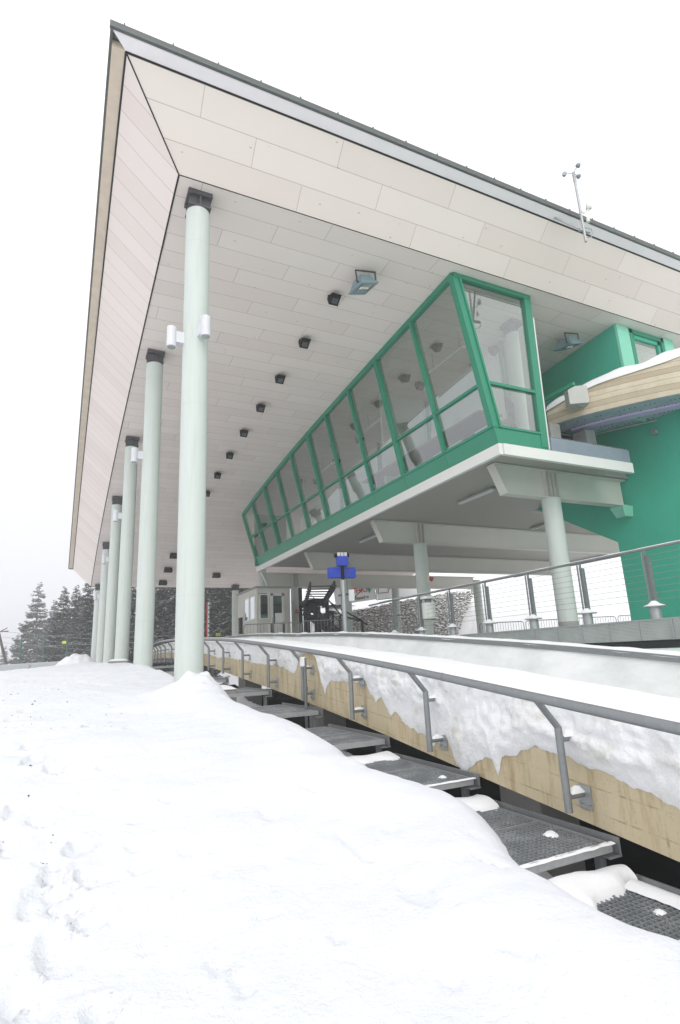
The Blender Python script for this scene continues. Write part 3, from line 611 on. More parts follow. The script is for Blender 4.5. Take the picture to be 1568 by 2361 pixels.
def flood(x, y, label):
    z = zs(y); t = thing('floodlight', label, 'floodlight', (x, y, z), 'blue grey floodlights on the canopy ceiling'); Q = Matrix.Rotation(R(10), 3, 'X') @ Matrix.Rotation(R(-14), 3, 'Y')
    c = Vector((x, y, z-.30)); T = lambda a, b, d: c+Q @ Vector((a, b, d))
    s = MB(); s.hexa([T(-.20, -.30, -.07), T(.20, -.30, -.07), T(.20, .30, -.07), T(-.20, .30, -.07)], [T(-.11, -.16, .15), T(.11, -.16, .15), T(.11, .16, .15), T(-.11, .16, .15)]); s.build('housing', M['bluegrey'], t, .012)
    s = MB(); s.box(T(0, 0, -.085), (.43, .63, .03), Q); f = s.build('rim', M['bluegrey'], t, .006)
    s = MB(); s.face([T(-.18, -.27, -.102), T(-.18, .13, -.102), T(.18, .13, -.102), T(.18, -.27, -.102)]); sub(s.build('glass', M['lens'], t), f)
    s = MB(); s.tube([T(-.10, -.08, -.106), T(.08, -.06, -.106)], .028, 10); s.tube([T(-.14, -.08, -.105), T(-.10, -.08, -.105)], .04, 10, cap=True); s.build('bulb', M['white'], t)
    s = MB(); s.tube([T(-.145, -.22, -.104), T(-.145, .08, -.104)], .008, 5); s.tube([T(.145, -.22, -.104), T(.145, .08, -.104)], .008, 5); s.build('reflector_edge', M['black'], t, 0, True)
    s = MB()
    for b in (-.18,): s.bar(T(-.24, b, -.02), T(-.24, b, -.02)+Vector((-.02, 0, .29)), .035, .014, (0, 1, 0)); s.bar(T(-.24, b, -.02), T(-.20, b, -.02), .03, .03)
    s.bar(T(-.24, -.18, -.02)+Vector((-.03, 0, .28)), T(.24, -.18, -.02)+Vector((0, 0, .24)), .04, .014); s.bar(T(.23, -.18, -.02), T(.23, -.18, -.02)+Vector((0, 0, .24)), .035, .014, (0, 1, 0)); s.build('yoke', M['cap'], t)
flood(3.72, .62, 'large blue grey floodlight on the ceiling left of the control room'); flood(10.05, .72, 'blue grey floodlight on the ceiling between control room and green wall')
# ---- green building at the right
gb = thing('green_building', 'bright green rendered building under the right part of the canopy', 'building', (14, 4, 2))
XW = 10.97
s = MB(); s.hexa([(XW, -.06, 7.32), (XW+.45, -.06, 7.32), (XW+.45, 9, 7.32), (XW, 9, 7.32)], [(XW, -.06, zs(0)-.01), (XW+.45, -.06, zs(0)-.01), (XW+.45, 9, zs(9)-.01), (XW, 9, zs(9)-.01)]); s.build('upper_side_wall', M['greenw'], gb)
s = MB(); s.box((XW+.235, -.10, 8.42), (.47, .07, 2.72)); s.box((13.08, -.10, 8.42), (.44, .07, 2.72)); s.box((12.1, -.10, 9.76), (1.4, .07, .04)); s.build('upper_front_wall', M['greenl'], gb)
f = MB(); 
for x in (XW+.53, 12.80): f.box((x, -.09, 8.4), (.12, .12, 2.7))
f.box((12.13, -.09, 9.68), (1.4, .12, .12)); wf = f.build('window', M['green'], gb)
f = MB()
for x in (XW+.64, 12.69): f.box((x, -.06, 8.4), (.10, .08, 2.5))
f.box((12.13, -.06, 9.57), (1.2, .08, .10)); sub(f.build('window_frame', M['greenw'], gb), wf)
f = MB(); f.face([(XW+.69, -.05, 7.2), (12.64, -.05, 7.2), (12.64, -.05, 9.52), (XW+.69, -.05, 9.52)]); sub(f.build('pane', M['glass'], gb), wf)
XW2 = 11.65
s = MB(); poly = [(4.22, 5.85), (1.43, 4.2), (1.43, 1.4), (-14, 1.4), (-14, 7.6), (4.22, 7.6)]
n = len(poly); v0 = [Vector((XW2, y, z)) for y, z in poly]; v1 = [Vector((XW2+.3, y, z)) for y, z in poly]
s.raw(v0+v1, [tuple(range(n)), tuple(range(2*n-1, n-1, -1))]+[(i, i+n, (i+1) % n+n, (i+1) % n) for i in range(n)]); s.build('lower_side_wall', M['greenw'], gb)
s = MB(); s.hexa([(11.32, .84, 4.78), (11.64, .84, 4.78), (11.64, 1.16, 4.78), (11.40, 1.16, 4.78)], [(11.24, .80, 5.055), (11.64, .80, 5.055), (11.64, 1.2, 5.055), (11.24, 1.2, 5.055)]); s.build('corbel', M['greenl'], gb)
s = MB(); p = at(1508, 995, X=XW2-.08); s.box(p, (.12, .12, .14)); s.tube([p+Vector((0, -.05, -.08)), p+Vector((0, -.05, -.02))], .06, 12); s.build('wall_light', M['galvl'], gb, .01)
# ---- elevated curved concrete track crossing at the right
ot = thing('elevated_track', 'curved tan board-marked concrete track with blue grey underside crossing at upper right', 'bobsleigh track', (10.3, -1, 7))
bp = [(1267, 983, 1260, 948), (1317, 965.5, 1303, 921), (1391, 946, 1391, 882), (1487, 924, 1487, 850), (1568, 907.5, 1568, 823), (1700, 885, 1700, 770)]
low, top = [], []
for a, b, c, d in bp:
    p = at(a, b, Z=7.0); low.append(p)
    r = at(c, d, D=1)-CAM; k = ((p.x-CAM.x)*r.x+(p.y-CAM.y)*r.y)/(r.x*r.x+r.y*r.y); top.append(Vector((p.x, p.y, CAM.z+r.z*k)))
def dens(L, n=8):
    out = []
    for i in range(len(L)-1):
        p0 = L[max(i-1, 0)]; p1 = L[i]; p2 = L[i+1]; p3 = L[min(i+2, len(L)-1)]
        for q in range(n):
            t = q/n; out.append(.5*((2*p1)+(-p0+p2)*t+(2*p0-5*p1+4*p2-p3)*t*t+(-p0+3*p1-3*p2+p3)*t**3))
    return out+[L[-1]]
low, top = dens(low), dens(top); nn = len(low); dist = [0]
for i in range(nn-1): dist.append(dist[-1]+(low[i+1]-low[i]).length)
s = MB()
s.grid(lambda i, j: lerp(low[i], top[i], j/6)+Vector((-.03*math.sin(j/6*3), 0, 0)), nn, 7, 0, True, lambda i, j: (dist[i], (top[i].z-low[i].z)*j/6-.25*dist[i]*0))
s.grid(lambda i, j: top[i]+Vector((.22*j, .12*j, 0)), nn, 2, 0, True, lambda i, j: (dist[i], .2*j)); s.build('parapet', M['bconc'], ot)
s = MB(); W_ = Vector((1.75, .55, .12))
s.grid(lambda i, j: low[i]+W_*j, nn, 2, 0, True, lambda i, j: (0, 0)); s.grid(lambda i, j: low[i]+Vector((.1, .1, .15))+W_*j, nn, 2, 0, True, lambda i, j: (0, 0)); s.build('underside', M['bluep'], ot)
s = MB()
for i in range(4, nn-1): s.bar(low[i]+W_*.50+Vector((0, 0, -.04)), low[i+1]+W_*.50+Vector((0, 0, -.04)), .28, .05)
s.build('violet_strip', M['violet'], ot)
s = MB(); random.seed(3)
for i in range(2, nn-1):
    for q in (.2, .42, .75, .9):
        if random.random() < .62: s.tube([low[i]+W_*q+Vector((0, 0, -.012)), low[i]+W_*q+Vector((0, 0, .0))], .014, 8)
s.build('bolt', M['groove'], ot, 0, True)
s = MB(); s.tube([low[i]+W_*.97+Vector((0, 0, -.06)) for i in range(5, nn)], .022, 8); s.tube([at(1350, 935, Z=7.35), at(1345, 950, Z=7.2), at(1292, 985, Z=6.95)+Vector((-.03, 0, 0)), at(1292, 1000, Z=6.9), at(1340, 1010, Z=6.9), low[5]+W_*.97+Vector((0, 0, -.06))], .02, 8); s.build('conduit', M['galvl'], ot)
s = MB()
def snowcap(i, j):
    p = top[i]; h = (.0, .09, .15, .18, .16, .09, 0)[j]*(1.0+.5*noise.noise(Vector((dist[i]*2, 0, 3)))+dist[i]*.12); return p+Vector((-.05+.05*j, 0, (-.02 if j == 0 else .01)+h))
s.grid(snowcap, nn, 7); s.build('snow_cover', M['snow'], ot)
s = MB(); s.box((8.9, .75, 6.5), (.35, .4, .8)); s.box((10.15, .75, 6.5), (.35, .4, .8)); s.build('pier', M['conc'], ot)
s = MB(); s.box((9.2, 1.3, 6.6), (2.9, .1, 1.0)); s.build('back_panel', M['steelb'], ot)
eb = thing('junction_box', 'white electrical box mounted on the elevated concrete track beam', 'electrical box', at(1328, 925, Z=7.35))
pc = at(1322, 922, Z=7.38)+Vector((-.05, -.14, 0)); s = MB(); s.box(pc, (.46, .30, .46), rotz(-.55)); s.build('cabinet', M['cabg'], eb, .01)
s = MB(); s.tube([pc+Vector((.1, 0, -.26)), pc+Vector((.1, 0, -.2))], .03, 10); s.tube([pc+Vector((.04, 0, -.26)), pc+Vector((.04, 0, -.2))], .03, 10); s.build('cable_gland', M['galvl'], eb)
# ---- weather mast on the roof edge
wm = thing('wind_sensor_mast', 'slim weather mast with anemometer cups clamped to the roof edge', 'weather mast', at(1345, 545, Y=-1.85))
b0 = at(1347, 556, Y=-1.95); t0 = at(1326, 400, Y=-1.95); b0.x = t0.x = (b0.x+t0.x)/2; Zt = t0.z
s = MB(); s.tube([b0, t0-Vector((0, 0, .25))], .027, 14); s.tube([t0-Vector((0, 0, .25)), t0], .034, 14); s.build('pole', M['galvl'], wm)
s = MB()
for k, a in enumerate((0.15, 2.5, 4.4)):
    d = Vector((math.cos(a), math.sin(a), 0)); c = t0+d*.19; s.tube([t0, c], .007, 6)
    # hemispherical cup
    tdir = Vector((-d.y, d.x, 0))
    s.tube([c+tdir*q for q in (-.055, -.045, -.025, 0, .03)], [.010, .030, .042, .048, .050], 14, cap=True)
s.build('anemometer_cup', M['channel'], wm)
mp = b0+Vector((0, 0, (Zt-b0.z)*.45))
s = MB(); s.tube([mp, mp+Vector((.10, 0, -.05)), mp+Vector((.22, .0, .06)), mp+Vector((.30, 0, .14))], .014, 8); s.tube([mp+Vector((.30, 0, .13)), mp+Vector((.30, 0, .15)), mp+Vector((.31, 0, .27)), mp+Vector((.31, 0, .33))], [.04, .065, .06, .01], 14)
s.tube([mp+Vector((.20, 0, -.02)), mp+Vector((.20, 0, -.12))], .005, 6); s.tube([mp+Vector((.20, 0, -.12)), mp+Vector((.20, 0, -.24))], [.03, .04], 12); s.build('side_sensor', M['white'], wm)
s = MB(); q = b0+Vector((0, 0, .28)); s.bar(q, (q.x-.25, YI-.02, 10.87), .05, .03); s.bar(q+Vector((-.1, .03, .02)), q+Vector((.22, .03, .06)), .05, .05); s.tube([q+Vector((.05, 0, .1)), q+Vector((.25, .0, .13)), q+Vector((.28, .0, .02)), q+Vector((.2, .0, -.1)), q+Vector((.08, 0, -.14))], .01, 8); s.build('clamp_bracket', M['galvl'], wm)
# ------------------------------------------------------------------ bobsleigh start track
ZR = [(-14, .42), (-9, .95), (-5.9, 1.29), (-4.44, 1.45), (-2.98, 1.59), (-1.52, 1.71), (0, 1.83), (1.42, 1.93), (2.89, 2.01), (8.17, 2.22), (12.3, 2.30), (30, 2.40)]
XR_ = [(-14, .86), (-5.9, .95), (0, 1.05), (2.89, 1.09), (8.17, 1.26), (12.3, 1.36), (20, 1.9), (30, 2.6)]
ZB = [(-14, -.25), (-9, .22), (-6.5, .48), (-4.8, .65), (-2.6, .88), (.1, 1.11), (4.2, 1.41), (8.2, 1.62), (12, 1.75), (30, 1.9)]
zr = lambda y: pw(ZR, y); xr = lambda y: pw(XR_, y); zb_ = lambda y: pw(ZB, y); xw = lambda y: xr(y)+.30
tk = thing('bobsleigh_track', 'concrete bobsleigh start track with tan outer wall and icy inner wall, snow covered', 'bobsleigh track', (2.5, 0, .5))
NT_ = 150; ty = [lerp(-13.5, 29, (i/NT_)**1.35) for i in range(NT_+1)]
s = MB(); s.grid(lambda i, j: [(xw(ty[i])+.35, ty[i], zb_(ty[i])+.0), (xw(ty[i])+.0, ty[i], zb_(ty[i])), (xw(ty[i]), ty[i], zr(ty[i])-.07), (xw(ty[i])+.35, ty[i], zr(ty[i])-.09)][j], NT_+1, 4, 0, False); s.build('outer_wall', M['tan'], tk)
s = MB(); s.grid(lambda i, j: [(xw(ty[i])+.30, ty[i], zb_(ty[i])+.02), (3.95, ty[i], zb_(ty[i])+.02)][j], NT_+1, 2); s.build('underside_slab', M['conc'], tk)
zi_ = lambda y: zr(y)+.06+.05*max(0, min(1, (y-5)/4)); XI2 = 3.6
def icep(i, j):
    y = ty[i]; prof = [(xw(y)+.05, -.10), (xw(y)+.25, -.09), (xw(y)+.55, -.10), (xw(y)+.78, -.13), (xw(y)+.82, -.25), (xw(y)+.95, -.62), (xw(y)+1.2, -.72), (2.9, -.72), (3.35, -.62), (3.52, -.35), (3.58, -.06)]
    x, dz_ = prof[j]; z = (zr(y) if j < 8 else zi_(y))+dz_
    nz = noise.noise(Vector((x*2, y*1.5, 1)))*.02+noise.noise(Vector((x*7, y*6, 5)))*.006
    return (x, y, z+nz if j < 4 else z) if j < 7 else (x+nz, y, z)
s = MB(); s.grid(icep, NT_+1, 11); s.build('ice_lining', M['ice'], tk)
s = MB(); ts = [lerp(-13.5, 29, (i/400)**1.35) for i in range(401)]
def rimtop(i, j):
    y = ts[i]; k = j/9; x = xw(y)-.04+.86*k; h = (0, .04, .065, .07, .07, .065, .06, .045, .02, -.05)[j]
    return (x+.012*noise.noise(Vector((y*6, 1, 0)))*(1 if j in (0, 9) else 0)+(.03*noise.noise(Vector((y*3, 5, 0))) if j == 9 else 0), y, zr(y)-.07+h+.012*noise.noise(Vector((x*4, y*3, 0))))
s.grid(rimtop, 401, 10); s.build('snow_cover', M['snow'], tk)
# inner wall top with grey edging and snow lip
s = MB()
for i in range(NT_):
    y0, y1 = ty[i], ty[i+1]; s.hexa([(3.56, y0, zi_(y0)-.06), (3.86, y0, zi_(y0)-.06), (3.86, y1, zi_(y1)-.06), (3.56, y1, zi_(y1)-.06)], [(3.56, y0, zi_(y0)), (3.86, y0, zi_(y0)), (3.86, y1, zi_(y1)), (3.56, y1, zi_(y1))])
s.grid(lambda i, j: (3.84, ty[i], (zi_(ty[i])-.02, zb_(ty[i])-.3)[j]), NT_+1, 2); s.build('inner_wall_edging', M['galv'], tk)
s = MB()
def lip(i, j):
    y = ts[i]; n1 = max(0, noise.noise(Vector((y*2.3, 9, 0)))+.15); return (3.60+.06*j-(.03+.05*n1 if j == 0 else 0), y, zi_(y)+(-.008-.03*n1, .012+.02*n1, .02+.03*n1, .01, .003)[j])
s.grid(lip, 401, 5); s.build('snow_lip', M['snow'], tk)
# snow sheet frozen onto the outer face
BD = [(485, 1509), (503, 1517), (524, 1515), (544, 1521), (572, 1523), (586, 1530), (622, 1532), (652, 1537), (670, 1550), (680, 1552), (685, 1540), (690, 1512), (706, 1507), (722, 1509), (732, 1522), (741, 1558), (747, 1580), (750, 1603), (753, 1585), (764, 1570), (801, 1571), (822, 1578), (838, 1562), (850, 1590), (868, 1618), (880, 1606), (902, 1652), (914, 1640), (930, 1664), (950, 1682), (975, 1690), (1000, 1718), (1030, 1700), (1042, 1725), (1052, 1760), (1072, 1788), (1082, 1770), (1100, 1757), (1120, 1745), (1141, 1750), (1147, 1790), (1151, 1788), (1157, 1748), (1185, 1742), (1213, 1729), (1240, 1724), (1283, 1735), (1315, 1752), (1340, 1760), (1385, 1778), (1432, 1800), (1475, 1818), (1520, 1840), (1568, 1874), (1700, 1930)]
bk = []
for px, py in BD:
    X = 1.27
    for _ in range(4): p = at(px, py, X=X); X = xw(p.y)
    bk.append((p.y, p.z))
bk = sorted(bk); bk = [(bk[0][0]-3, bk[0][1]-.2)]+bk+[(8, 1.86), (14, 1.98), (29, 2.05)]
def bl(y):
    for i in range(len(bk)-1):
        if y <= bk[i+1][0]: return lerp(bk[i][1], bk[i+1][1], max(0, (y-bk[i][0])/(bk[i+1][0]-bk[i][0])))
    return bk[-1][1]
sy = [lerp(-9, 3, i/560) for i in range(561)]+[lerp(3, 28, (i+1)/120) for i in range(120)]
NV = 26
def sheet(i, j):
    y = sy[i]; zt_ = zr(y)-.035; zl = bl(y)+.026*noise.noise(Vector((y*7, 1, 0)))+.018*noise.noise(Vector((y*17, 1, 0)))+.008*noise.noise(Vector((y*37, 1, 0))); k = j/(NV-1); z = lerp(zt_, zl, k); P_ = Vector((y*3.2, z*5, 2))
    a = noise.fractal(P_, .9, 2.1, 5)*.5+.5; b = noise.noise(Vector((y*11, z*13, 7)))
    amp = lerp(.014, .058, max(0, min(1, (-y+.5)/3.5)))
    c3 = noise.noise(Vector((y*24, z*26, 3))); gate = .35+.65*max(0, min(1, .6+1.6*noise.noise(Vector((y*1.1, z*2.5, 11))))); o = amp*gate*(.55+.9*a+.35*b+.3*c3)*min(1, (1-k)*2.6+.0)**.8*(1 if k > .03 else .5)
    drip = max(0, noise.noise(Vector((y*4.5, .3, 0))))*.03*max(0, min(1, (-y-1)/2))*k
    return (xw(y)-.004-o-drip*min(1, (1-k)*6), y, z+.012*noise.noise(Vector((y*9, z*9, 1)))*(k > .1))
s = MB(); s.grid(sheet, len(sy), NV); s.build('frozen_snow', M['frozen'], tk)
s = MB(); s.box((xw(-5.35)+.35, -5.1, .1), (.35, .42, 1.25)); s.box((xw(-1)+.5, -.8, .3), (.35, .5, 1.4)); s.box((xw(3)+.5, 3.2, .6), (.35, .5, 1.4)); s.box((xw(-9)+.5, -8.6, -.2), (.35, .5, 1.0)); s.build('support_pier', M['conc'], tk)
# ---- handrail
hr = thing('handrail', 'grey galvanised pipe handrail on cranked posts bolted to the tan track wall', 'handrail', (1.0, 0, 1.2))
s = MB(); s.tube([(xr(y), y, zr(y)) for y in [lerp(-13, 29, i/160) for i in range(161)]], .031, 14)
for y in (-4.95, 4.4): s.tube([(xr(y), y, zr(y)), (xr(y+.02), y+.02, zr(y+.02))], .033, 14)
s.build('rail', M['galv'], hr)
s = MB(); s.grid(lambda i, j: (xr(lerp(-9, 25, i/200))+(.0, .018, .02, .0, -.018)[j]+.008, lerp(-9, 25, i/200), zr(lerp(-9, 25, i/200))+(.018, .028, .036, .040, .03)[j]), 201, 5); s.build('snow_dusting', M['snow'], hr)
pk = [-5.89+1.462*k for k in range(-2, 22)]
for k, y in enumerate(pk):
    x0, z0 = xr(y), zr(y); v = Vector((x0+.155, y, z0-.20)); b = Vector((x0+.155, y, z0-.67))
    s = MB(); s.tube([Vector((x0, y, z0-.01)), v+Vector((0, 0, .01))], .021, 12); s.tube([v+Vector((0, 0, .015)), b], .024, 12)
    for dz_ in (-.06, -.385): s.tube([Vector((v.x, y, v.z+dz_)), Vector((xw(y)-.012, y, v.z+dz_))], .018, 10)
    ps = s.build('post', M['galv'], hr)
    s = MB()
    for dz_ in (-.09, -.40):
        s.box((xw(y)-.008, y-.01, v.z+dz_), (.012, .10, .13))
        for by in (-.03, .03): s.tube([(xw(y)-.03, y-.01+by, v.z+dz_-.035), (xw(y)-.010, y-.01+by, v.z+dz_-.035)], .011, 6)
    sub(s.build('wall_plate', M['galvl'], hr), ps)
    if y < 6:
        s = MB(); random.seed(k)
        for dz_ in (-.06, -.385):
            if y < -2 or dz_ > -.1:
                hh = .035+.03*random.random() if y < -2.5 else .018
                s.grid(lambda i, j: (lerp(v.x+.02, xw(y)-.01, i/7), y+(.022-.0)*math.cos(math.pi*j/6), v.z+dz_+.012+hh*(math.sin(math.pi*j/6)*(.7+.5*noise.noise(Vector((i*.7, j*.6, k))))*math.sin(math.pi*(i+.6)/8.2)+.0)), 8, 7)
        sub(s.build('snow_clump', M['snow'], hr), ps)
t = thing('standpipe', 'thin dark vertical pole beside the fourth handrail post', 'pole', (1.05, -1.6, .7))
yy = -1.62; s = MB(); s.tube([(xr(yy)+.13, yy-.05, .55), (xr(yy)+.13, yy-.05, zr(yy)-.12)], .020, 10); s.tube([(xr(yy)+.13, yy-.05, 1.18), (xr(yy)+.13, yy-.05, 1.22)], .028, 10); s.tube([(xr(yy)+.13, yy-.05, .86), (xr(yy)+.13, yy-.05, .89)], .028, 10); s.build('pipe', M['galvd'], t)
s = MB(); s.box((xr(yy)+.11, yy-.03, zr(yy)-.17), (.07, .07, .12)); s.build('snowy_bracket', M['snow'], t, .015)
# ---- grating steps
ST = [(-8.6, .16), (-7.35, .33), (-6.09, .49), (-4.89, .64), (-3.57, .78), (-1.98, .94), (-.1, 1.10), (2.4, 1.23), (5.2, 1.38), (8.0, 1.50)]
lab = ['nearest grating step, lowest of the flight, edged by thick snow', 'grating step with two snow-framed panels, second lowest of the flight', 'large bare grating step with a snow lump, right under the nearest handrail post', 'grating step under the second nearest handrail post',
       'grating step under the third nearest handrail post, half buried by the snow bank', 'grating step that the foot of the thin dark standpipe stands on', 'grating step beside the snow heap of the nearest column', 'short grating step above the snow heap of the nearest column', 'grating step sliver between the two nearest columns', 'farthest grating step, between the second column and the track wall']
for k, (y0, z0) in enumerate(ST):
    L = (ST[k+1][0]-y0-.12) if k+1 < len(ST) else 1.6; L = min(L, 1.35) if k > 3 else L-.02; XA, XB = .10, 1.17
    t = thing('grating_step', lab[k], 'step', (.6, y0, z0-.2), 'galvanised grating steps beside the track')
    s = MB()
    for x in (XA, XB): s.box((x, y0+L/2, z0-.015), (.008, L, .045))
    for y in (y0, y0+L/2, y0+L): s.box(((XA+XB)/2, y, z0-.015), (XB-XA, .008, .045))
    s.box(((XA+XB)/2, y0+.0, z0-.017), (XB-XA+.02, .025, .045)); s.build('frame', M['galvl'], t)
    s = MB(); y = y0+.03; far = y0 > -3
    st = .034 if not far else .05
    while y < y0+L: s.box(((XA+XB)/2, y, z0-.012), (XB-XA, .0035 if not far else .006, .028)); y += st
    x = XA+.034
    while x < XB: s.box((x, y0+L/2, z0-.004), (.004 if not far else .007, L, .008)); x += st
    s.build('grating', M['grate'], t)
    s = MB(); s.box((XB+.05, y0+L/2, z0-.012), (.012, L+.06, .085)); s.box((XB+.02, y0+.03, z0-.065), (.10, .10, .012)); s.build('side_angle', M['galv'], t)
    s = MB(); s.box((XB-.02, y0+.06, z0-.45), (.045, .045, .8)); s.box((XA+.1, y0+.05, z0-.45), (.06, .06, .8)); s.build('leg', M['galvd'], t)
    if k < 4:
        s = MB(); random.seed(20+k)
        for q in range(5 if k < 3 else 2):
            cx_, cy_ = random.uniform(.5, 1.1), y0+random.uniform(.1, L-.1)
            if q == 0: cx_, cy_ = .62, y0+L*(.75 if k == 2 else .3)
            rr = random.uniform(.015, .05) if q else .09
            s.grid(lambda i, j: (cx_+rr*(1.6 if q == 0 else 1)*i/6*math.cos(j*math.pi/6)*(1+.3*noise.noise(Vector((j, q, k)))), cy_+rr*i/6*math.sin(j*math.pi/6)*(1+.3*noise.noise(Vector((j, q, k+9)))), z0-.004+rr*.45*(1-(i/6)**2)*(1+.6*noise.noise(Vector((i*1.3, j*1.1, q)))*(i > 0))), 7, 13)
        if k in (0, 1, 2, 3):
            c0 = (.74, .89, .92, .92)[k]
            def wedge(i, j):
                u = i/24; v = j/10; x = lerp(XA-.05, XB+.02, u); ys_ = y0+L*(c0+.10*noise.noise(Vector((x*4, k*3, 0)))+.06*noise.noise(Vector((x*13, k, 0)))+.18*(u-.5)*(1 if k == 1 else 0)); y = lerp(ys_, y0+L+.11, v)
                return (x, y, z0+(-.01 if j == 0 else .008+(.075, .07, .045, .03)[k]*math.sin(min(1, v*1.1)*1.57)**.7*(1+.5*noise.noise(Vector((x*6, y*6, k))))))
            s.grid(wedge, 25, 11)
        # snow lying along the frame
        s.grid(lambda i, j: (lerp(XA, XB+.03, i/30), y0+.0+.012*(j-2)*(1+.5*noise.noise(Vector((i*.5, k, 0)))), z0+.006*(1-((j-2)/2)**2)*(1+.6*noise.noise(Vector((i*.4, j, k))))+.002), 31, 5)
        if k < 2: s.grid(lambda i, j: (XB-.03+.035*(j-2)*(1+.3*noise.noise(Vector((i*.5, k, 4)))), lerp(y0, y0+L, i/30), z0+.025*(1-((j-2)/2)**2)+.003), 31, 5)
        if k < 2: s.grid(lambda i, j: (lerp(XA, XB, i/30), y0+L/2+.035*(j-2), z0+.02*(1-((j-2)/2)**2)*(1+.6*noise.noise(Vector((i*.4, j, k+7))))+.003), 31, 5)
        s.build('snow_patch', M['snow'], t)
# ------------------------------------------------------------------ ground
ZG = [(-14, -.15), (-8.6, .26), (-7, .43), (-6.3, .52), (-6, .54), (-5, .64), (-4, .78), (-3, .91), (-1.5, 1.04), (0, 1.20), (2, 1.38), (5, 1.58), (10, 1.67), (20, 1.70), (26, 1.62), (31, 1.2), (40, -1), (60, -4), (120, -6)]
XE = [(-9, .78), (-7, .74), (-6.65, .67), (-6, .74), (-5.3, .98), (-4.8, .86), (-4.4, .72), (-3.5, .80), (-2.6, .74), (-1.6, .50), (-.6, .46), (.4, .40), (2, .30), (5, .22), (10, .1), (30, 0)]
FP = []
def gbase(x, y):
    z = pw(ZG, y)-(.015+.05*max(0, min(1, (y-2)/10)))*max(0, -x-1.2)
    xe = pw(XE, y)+.035*noise.noise(Vector((y*1.9, 3, 0)))+.015*noise.noise(Vector((y*6, 3, 0)))
    z += .05*noise.noise(Vector((x*.6, y*.6, 0)))+.022*noise.noise(Vector((x*1.7, y*2.2, 4)))+.009*noise.noise(Vector((x*5, y*7, 2)))+.004*noise.noise(Vector((x*13, y*13, 2)))*(1+2*max(0, min(1, -x-1)))+.02*max(0, noise.noise(Vector((x*.9, y*3.4, 8))))*(x > -1.2)
    # bank rolls over at its edge
    d = x-(xe-.32)
    if d > 0: z -= .9*(d/.55)**2.2
    if x > xe+.5: z = min(z, pw(ZG, y)-1.5)
    z += .07*math.exp(-((x-xe+.55)/.35)**2)*(y < 0)
    # heap at the foot of the nearest column and the far ploughed pile
    z += (.11*math.exp(-((((x-.20)/.34)**2+((y+.25)/.36)**2)**1.6))+.10*math.exp(-(((x+.05)/.42)**2+((y+.55)/.40)**2)))*(1+.6*noise.noise(Vector((x*5, y*5, 0)))+.25*noise.noise(Vector((x*12, y*12, 0)))) + .10*math.exp(-(((x-.1)/.7)**2+((y+.9)/.8)**2))
    z += .50*math.exp(-(((x+.95)/.85)**2+((y-23.3)/1.2)**2)**1.6)*(1+.5*noise.noise(Vector((x*2.6, y*2.6, 0))))
    return max(z, pw(ZG, y)-1.35) if x > 0 else z
def ghit(px, py):
    r = at(px, py, D=1)-CAM; t = .5
    for _ in range(4000):
        p = CAM+r*t
        if p.z < gbase(p.x, p.y): break
        t += .01 if t < 12 else .05
    return p
prints = [(130, 2200, .34, .14), (60, 2322, .34, .14), (268, 2345, .3, .13), (203, 2115, .27, .13), (145, 2072, .28, .13), (128, 2030, .26, .13), (85, 2075, .3, .14), (125, 1998, .2, .1), (30, 1955, .3, .15), (95, 1893, .28, .13), (38, 1866, .3, .14), (70, 1722, .3, .14), (75, 1752, .3, .14), (130, 1775, .3, .13), (210, 2025, .24, .12), (185, 1955, .24, .14), (105, 1990, .14, .1), (12, 1930, .2, .12), (310, 1955, .12, .08), (320, 2003, .14, .09), (430, 1965, .09, .06), (500, 1960, .09, .06), (510, 2015, .09, .06), (505, 2225, .12, .08), (560, 2270, .16, .08), (345, 2185, .12, .09), (615, 2110, .08, .1), (310, 1895, .1, .06), (300, 1677, .14, .1), (205, 1675, .2, .1), (390, 1840, .2, .1), (240, 1770, .15, .1), (60, 1640, .3, .15), (30, 1660, .3, .15), (1035, 2262, .1, .07), (780, 2160, .1, .05), (900, 1915, .1, .05), (1180, 2180, .25, .08), (1095, 1925, .1, .05), (1130, 1985, .2, .06), (700, 1800, .4, .1), (620, 1880, .3, .1), (820, 1950, .4, .1), (960, 2060, .3, .12)]
random.seed(11)
for px, py, L, W in prints:
    p = ghit(px, py); FP.append((p.x, p.y, random.uniform(-.35, .35)+.15, L*.5, W*.5, 1 if px < 280 and L > .19 else .45))
def gz(x, y):
    z = gbase(x, y)
    for fx_, fy, an, L, W, st in FP:
        dx, dy = x-fx_, y-fy
        if abs(dx) < .4 and abs(dy) < .4:
            u = (dx*math.cos(an)+dy*math.sin(an))/W; v = (-dx*math.sin(an)+dy*math.cos(an))/L; r = math.sqrt(u*u+v*v)
            if r < 1.6:
                k = max(0, min(1, (1.08-r)/.22)); z -= st*.040*k*(1+.45*noise.noise(Vector((x*34, y*34, 0)))*(st > .5)+(.18*math.sin(v*16) if st > .5 else 0)); z += st*.010*math.exp(-((r-1.2)/.15)**2)
    return z
gxs = sorted(set([-90, -70, -50, -38, -28, -22, -17, -13, -10, -8, -6.5, -5.5, -4.7, -4.1]+[round(-3.6+.07*i, 3) for i in range(15)]+[round(-2.55+.028*i, 3) for i in range(140)]+[1.45, 1.6]))
gys = sorted(set([-40, -25, -16, -12, -10, -8.5]+[round(-7.8+.1*i, 3) for i in range(8)]+[round(-7+.028*i, 3) for i in range(200)]+[round(-1.4+.055*i, 3) for i in range(110)]+[round(4.65+.25*i, 3) for i in range(85)]+[27, 29, 31, 34, 38, 43, 50, 60, 75, 95, 120]))
s = MB(); s.grid(lambda i, j: (gxs[i], gys[j], gz(gxs[i], gys[j])), len(gxs), len(gys))
tag(s.build('snow_ground', M['ground']), 'white trodden snow ground falling towards the lower right', None, None, 'structure')
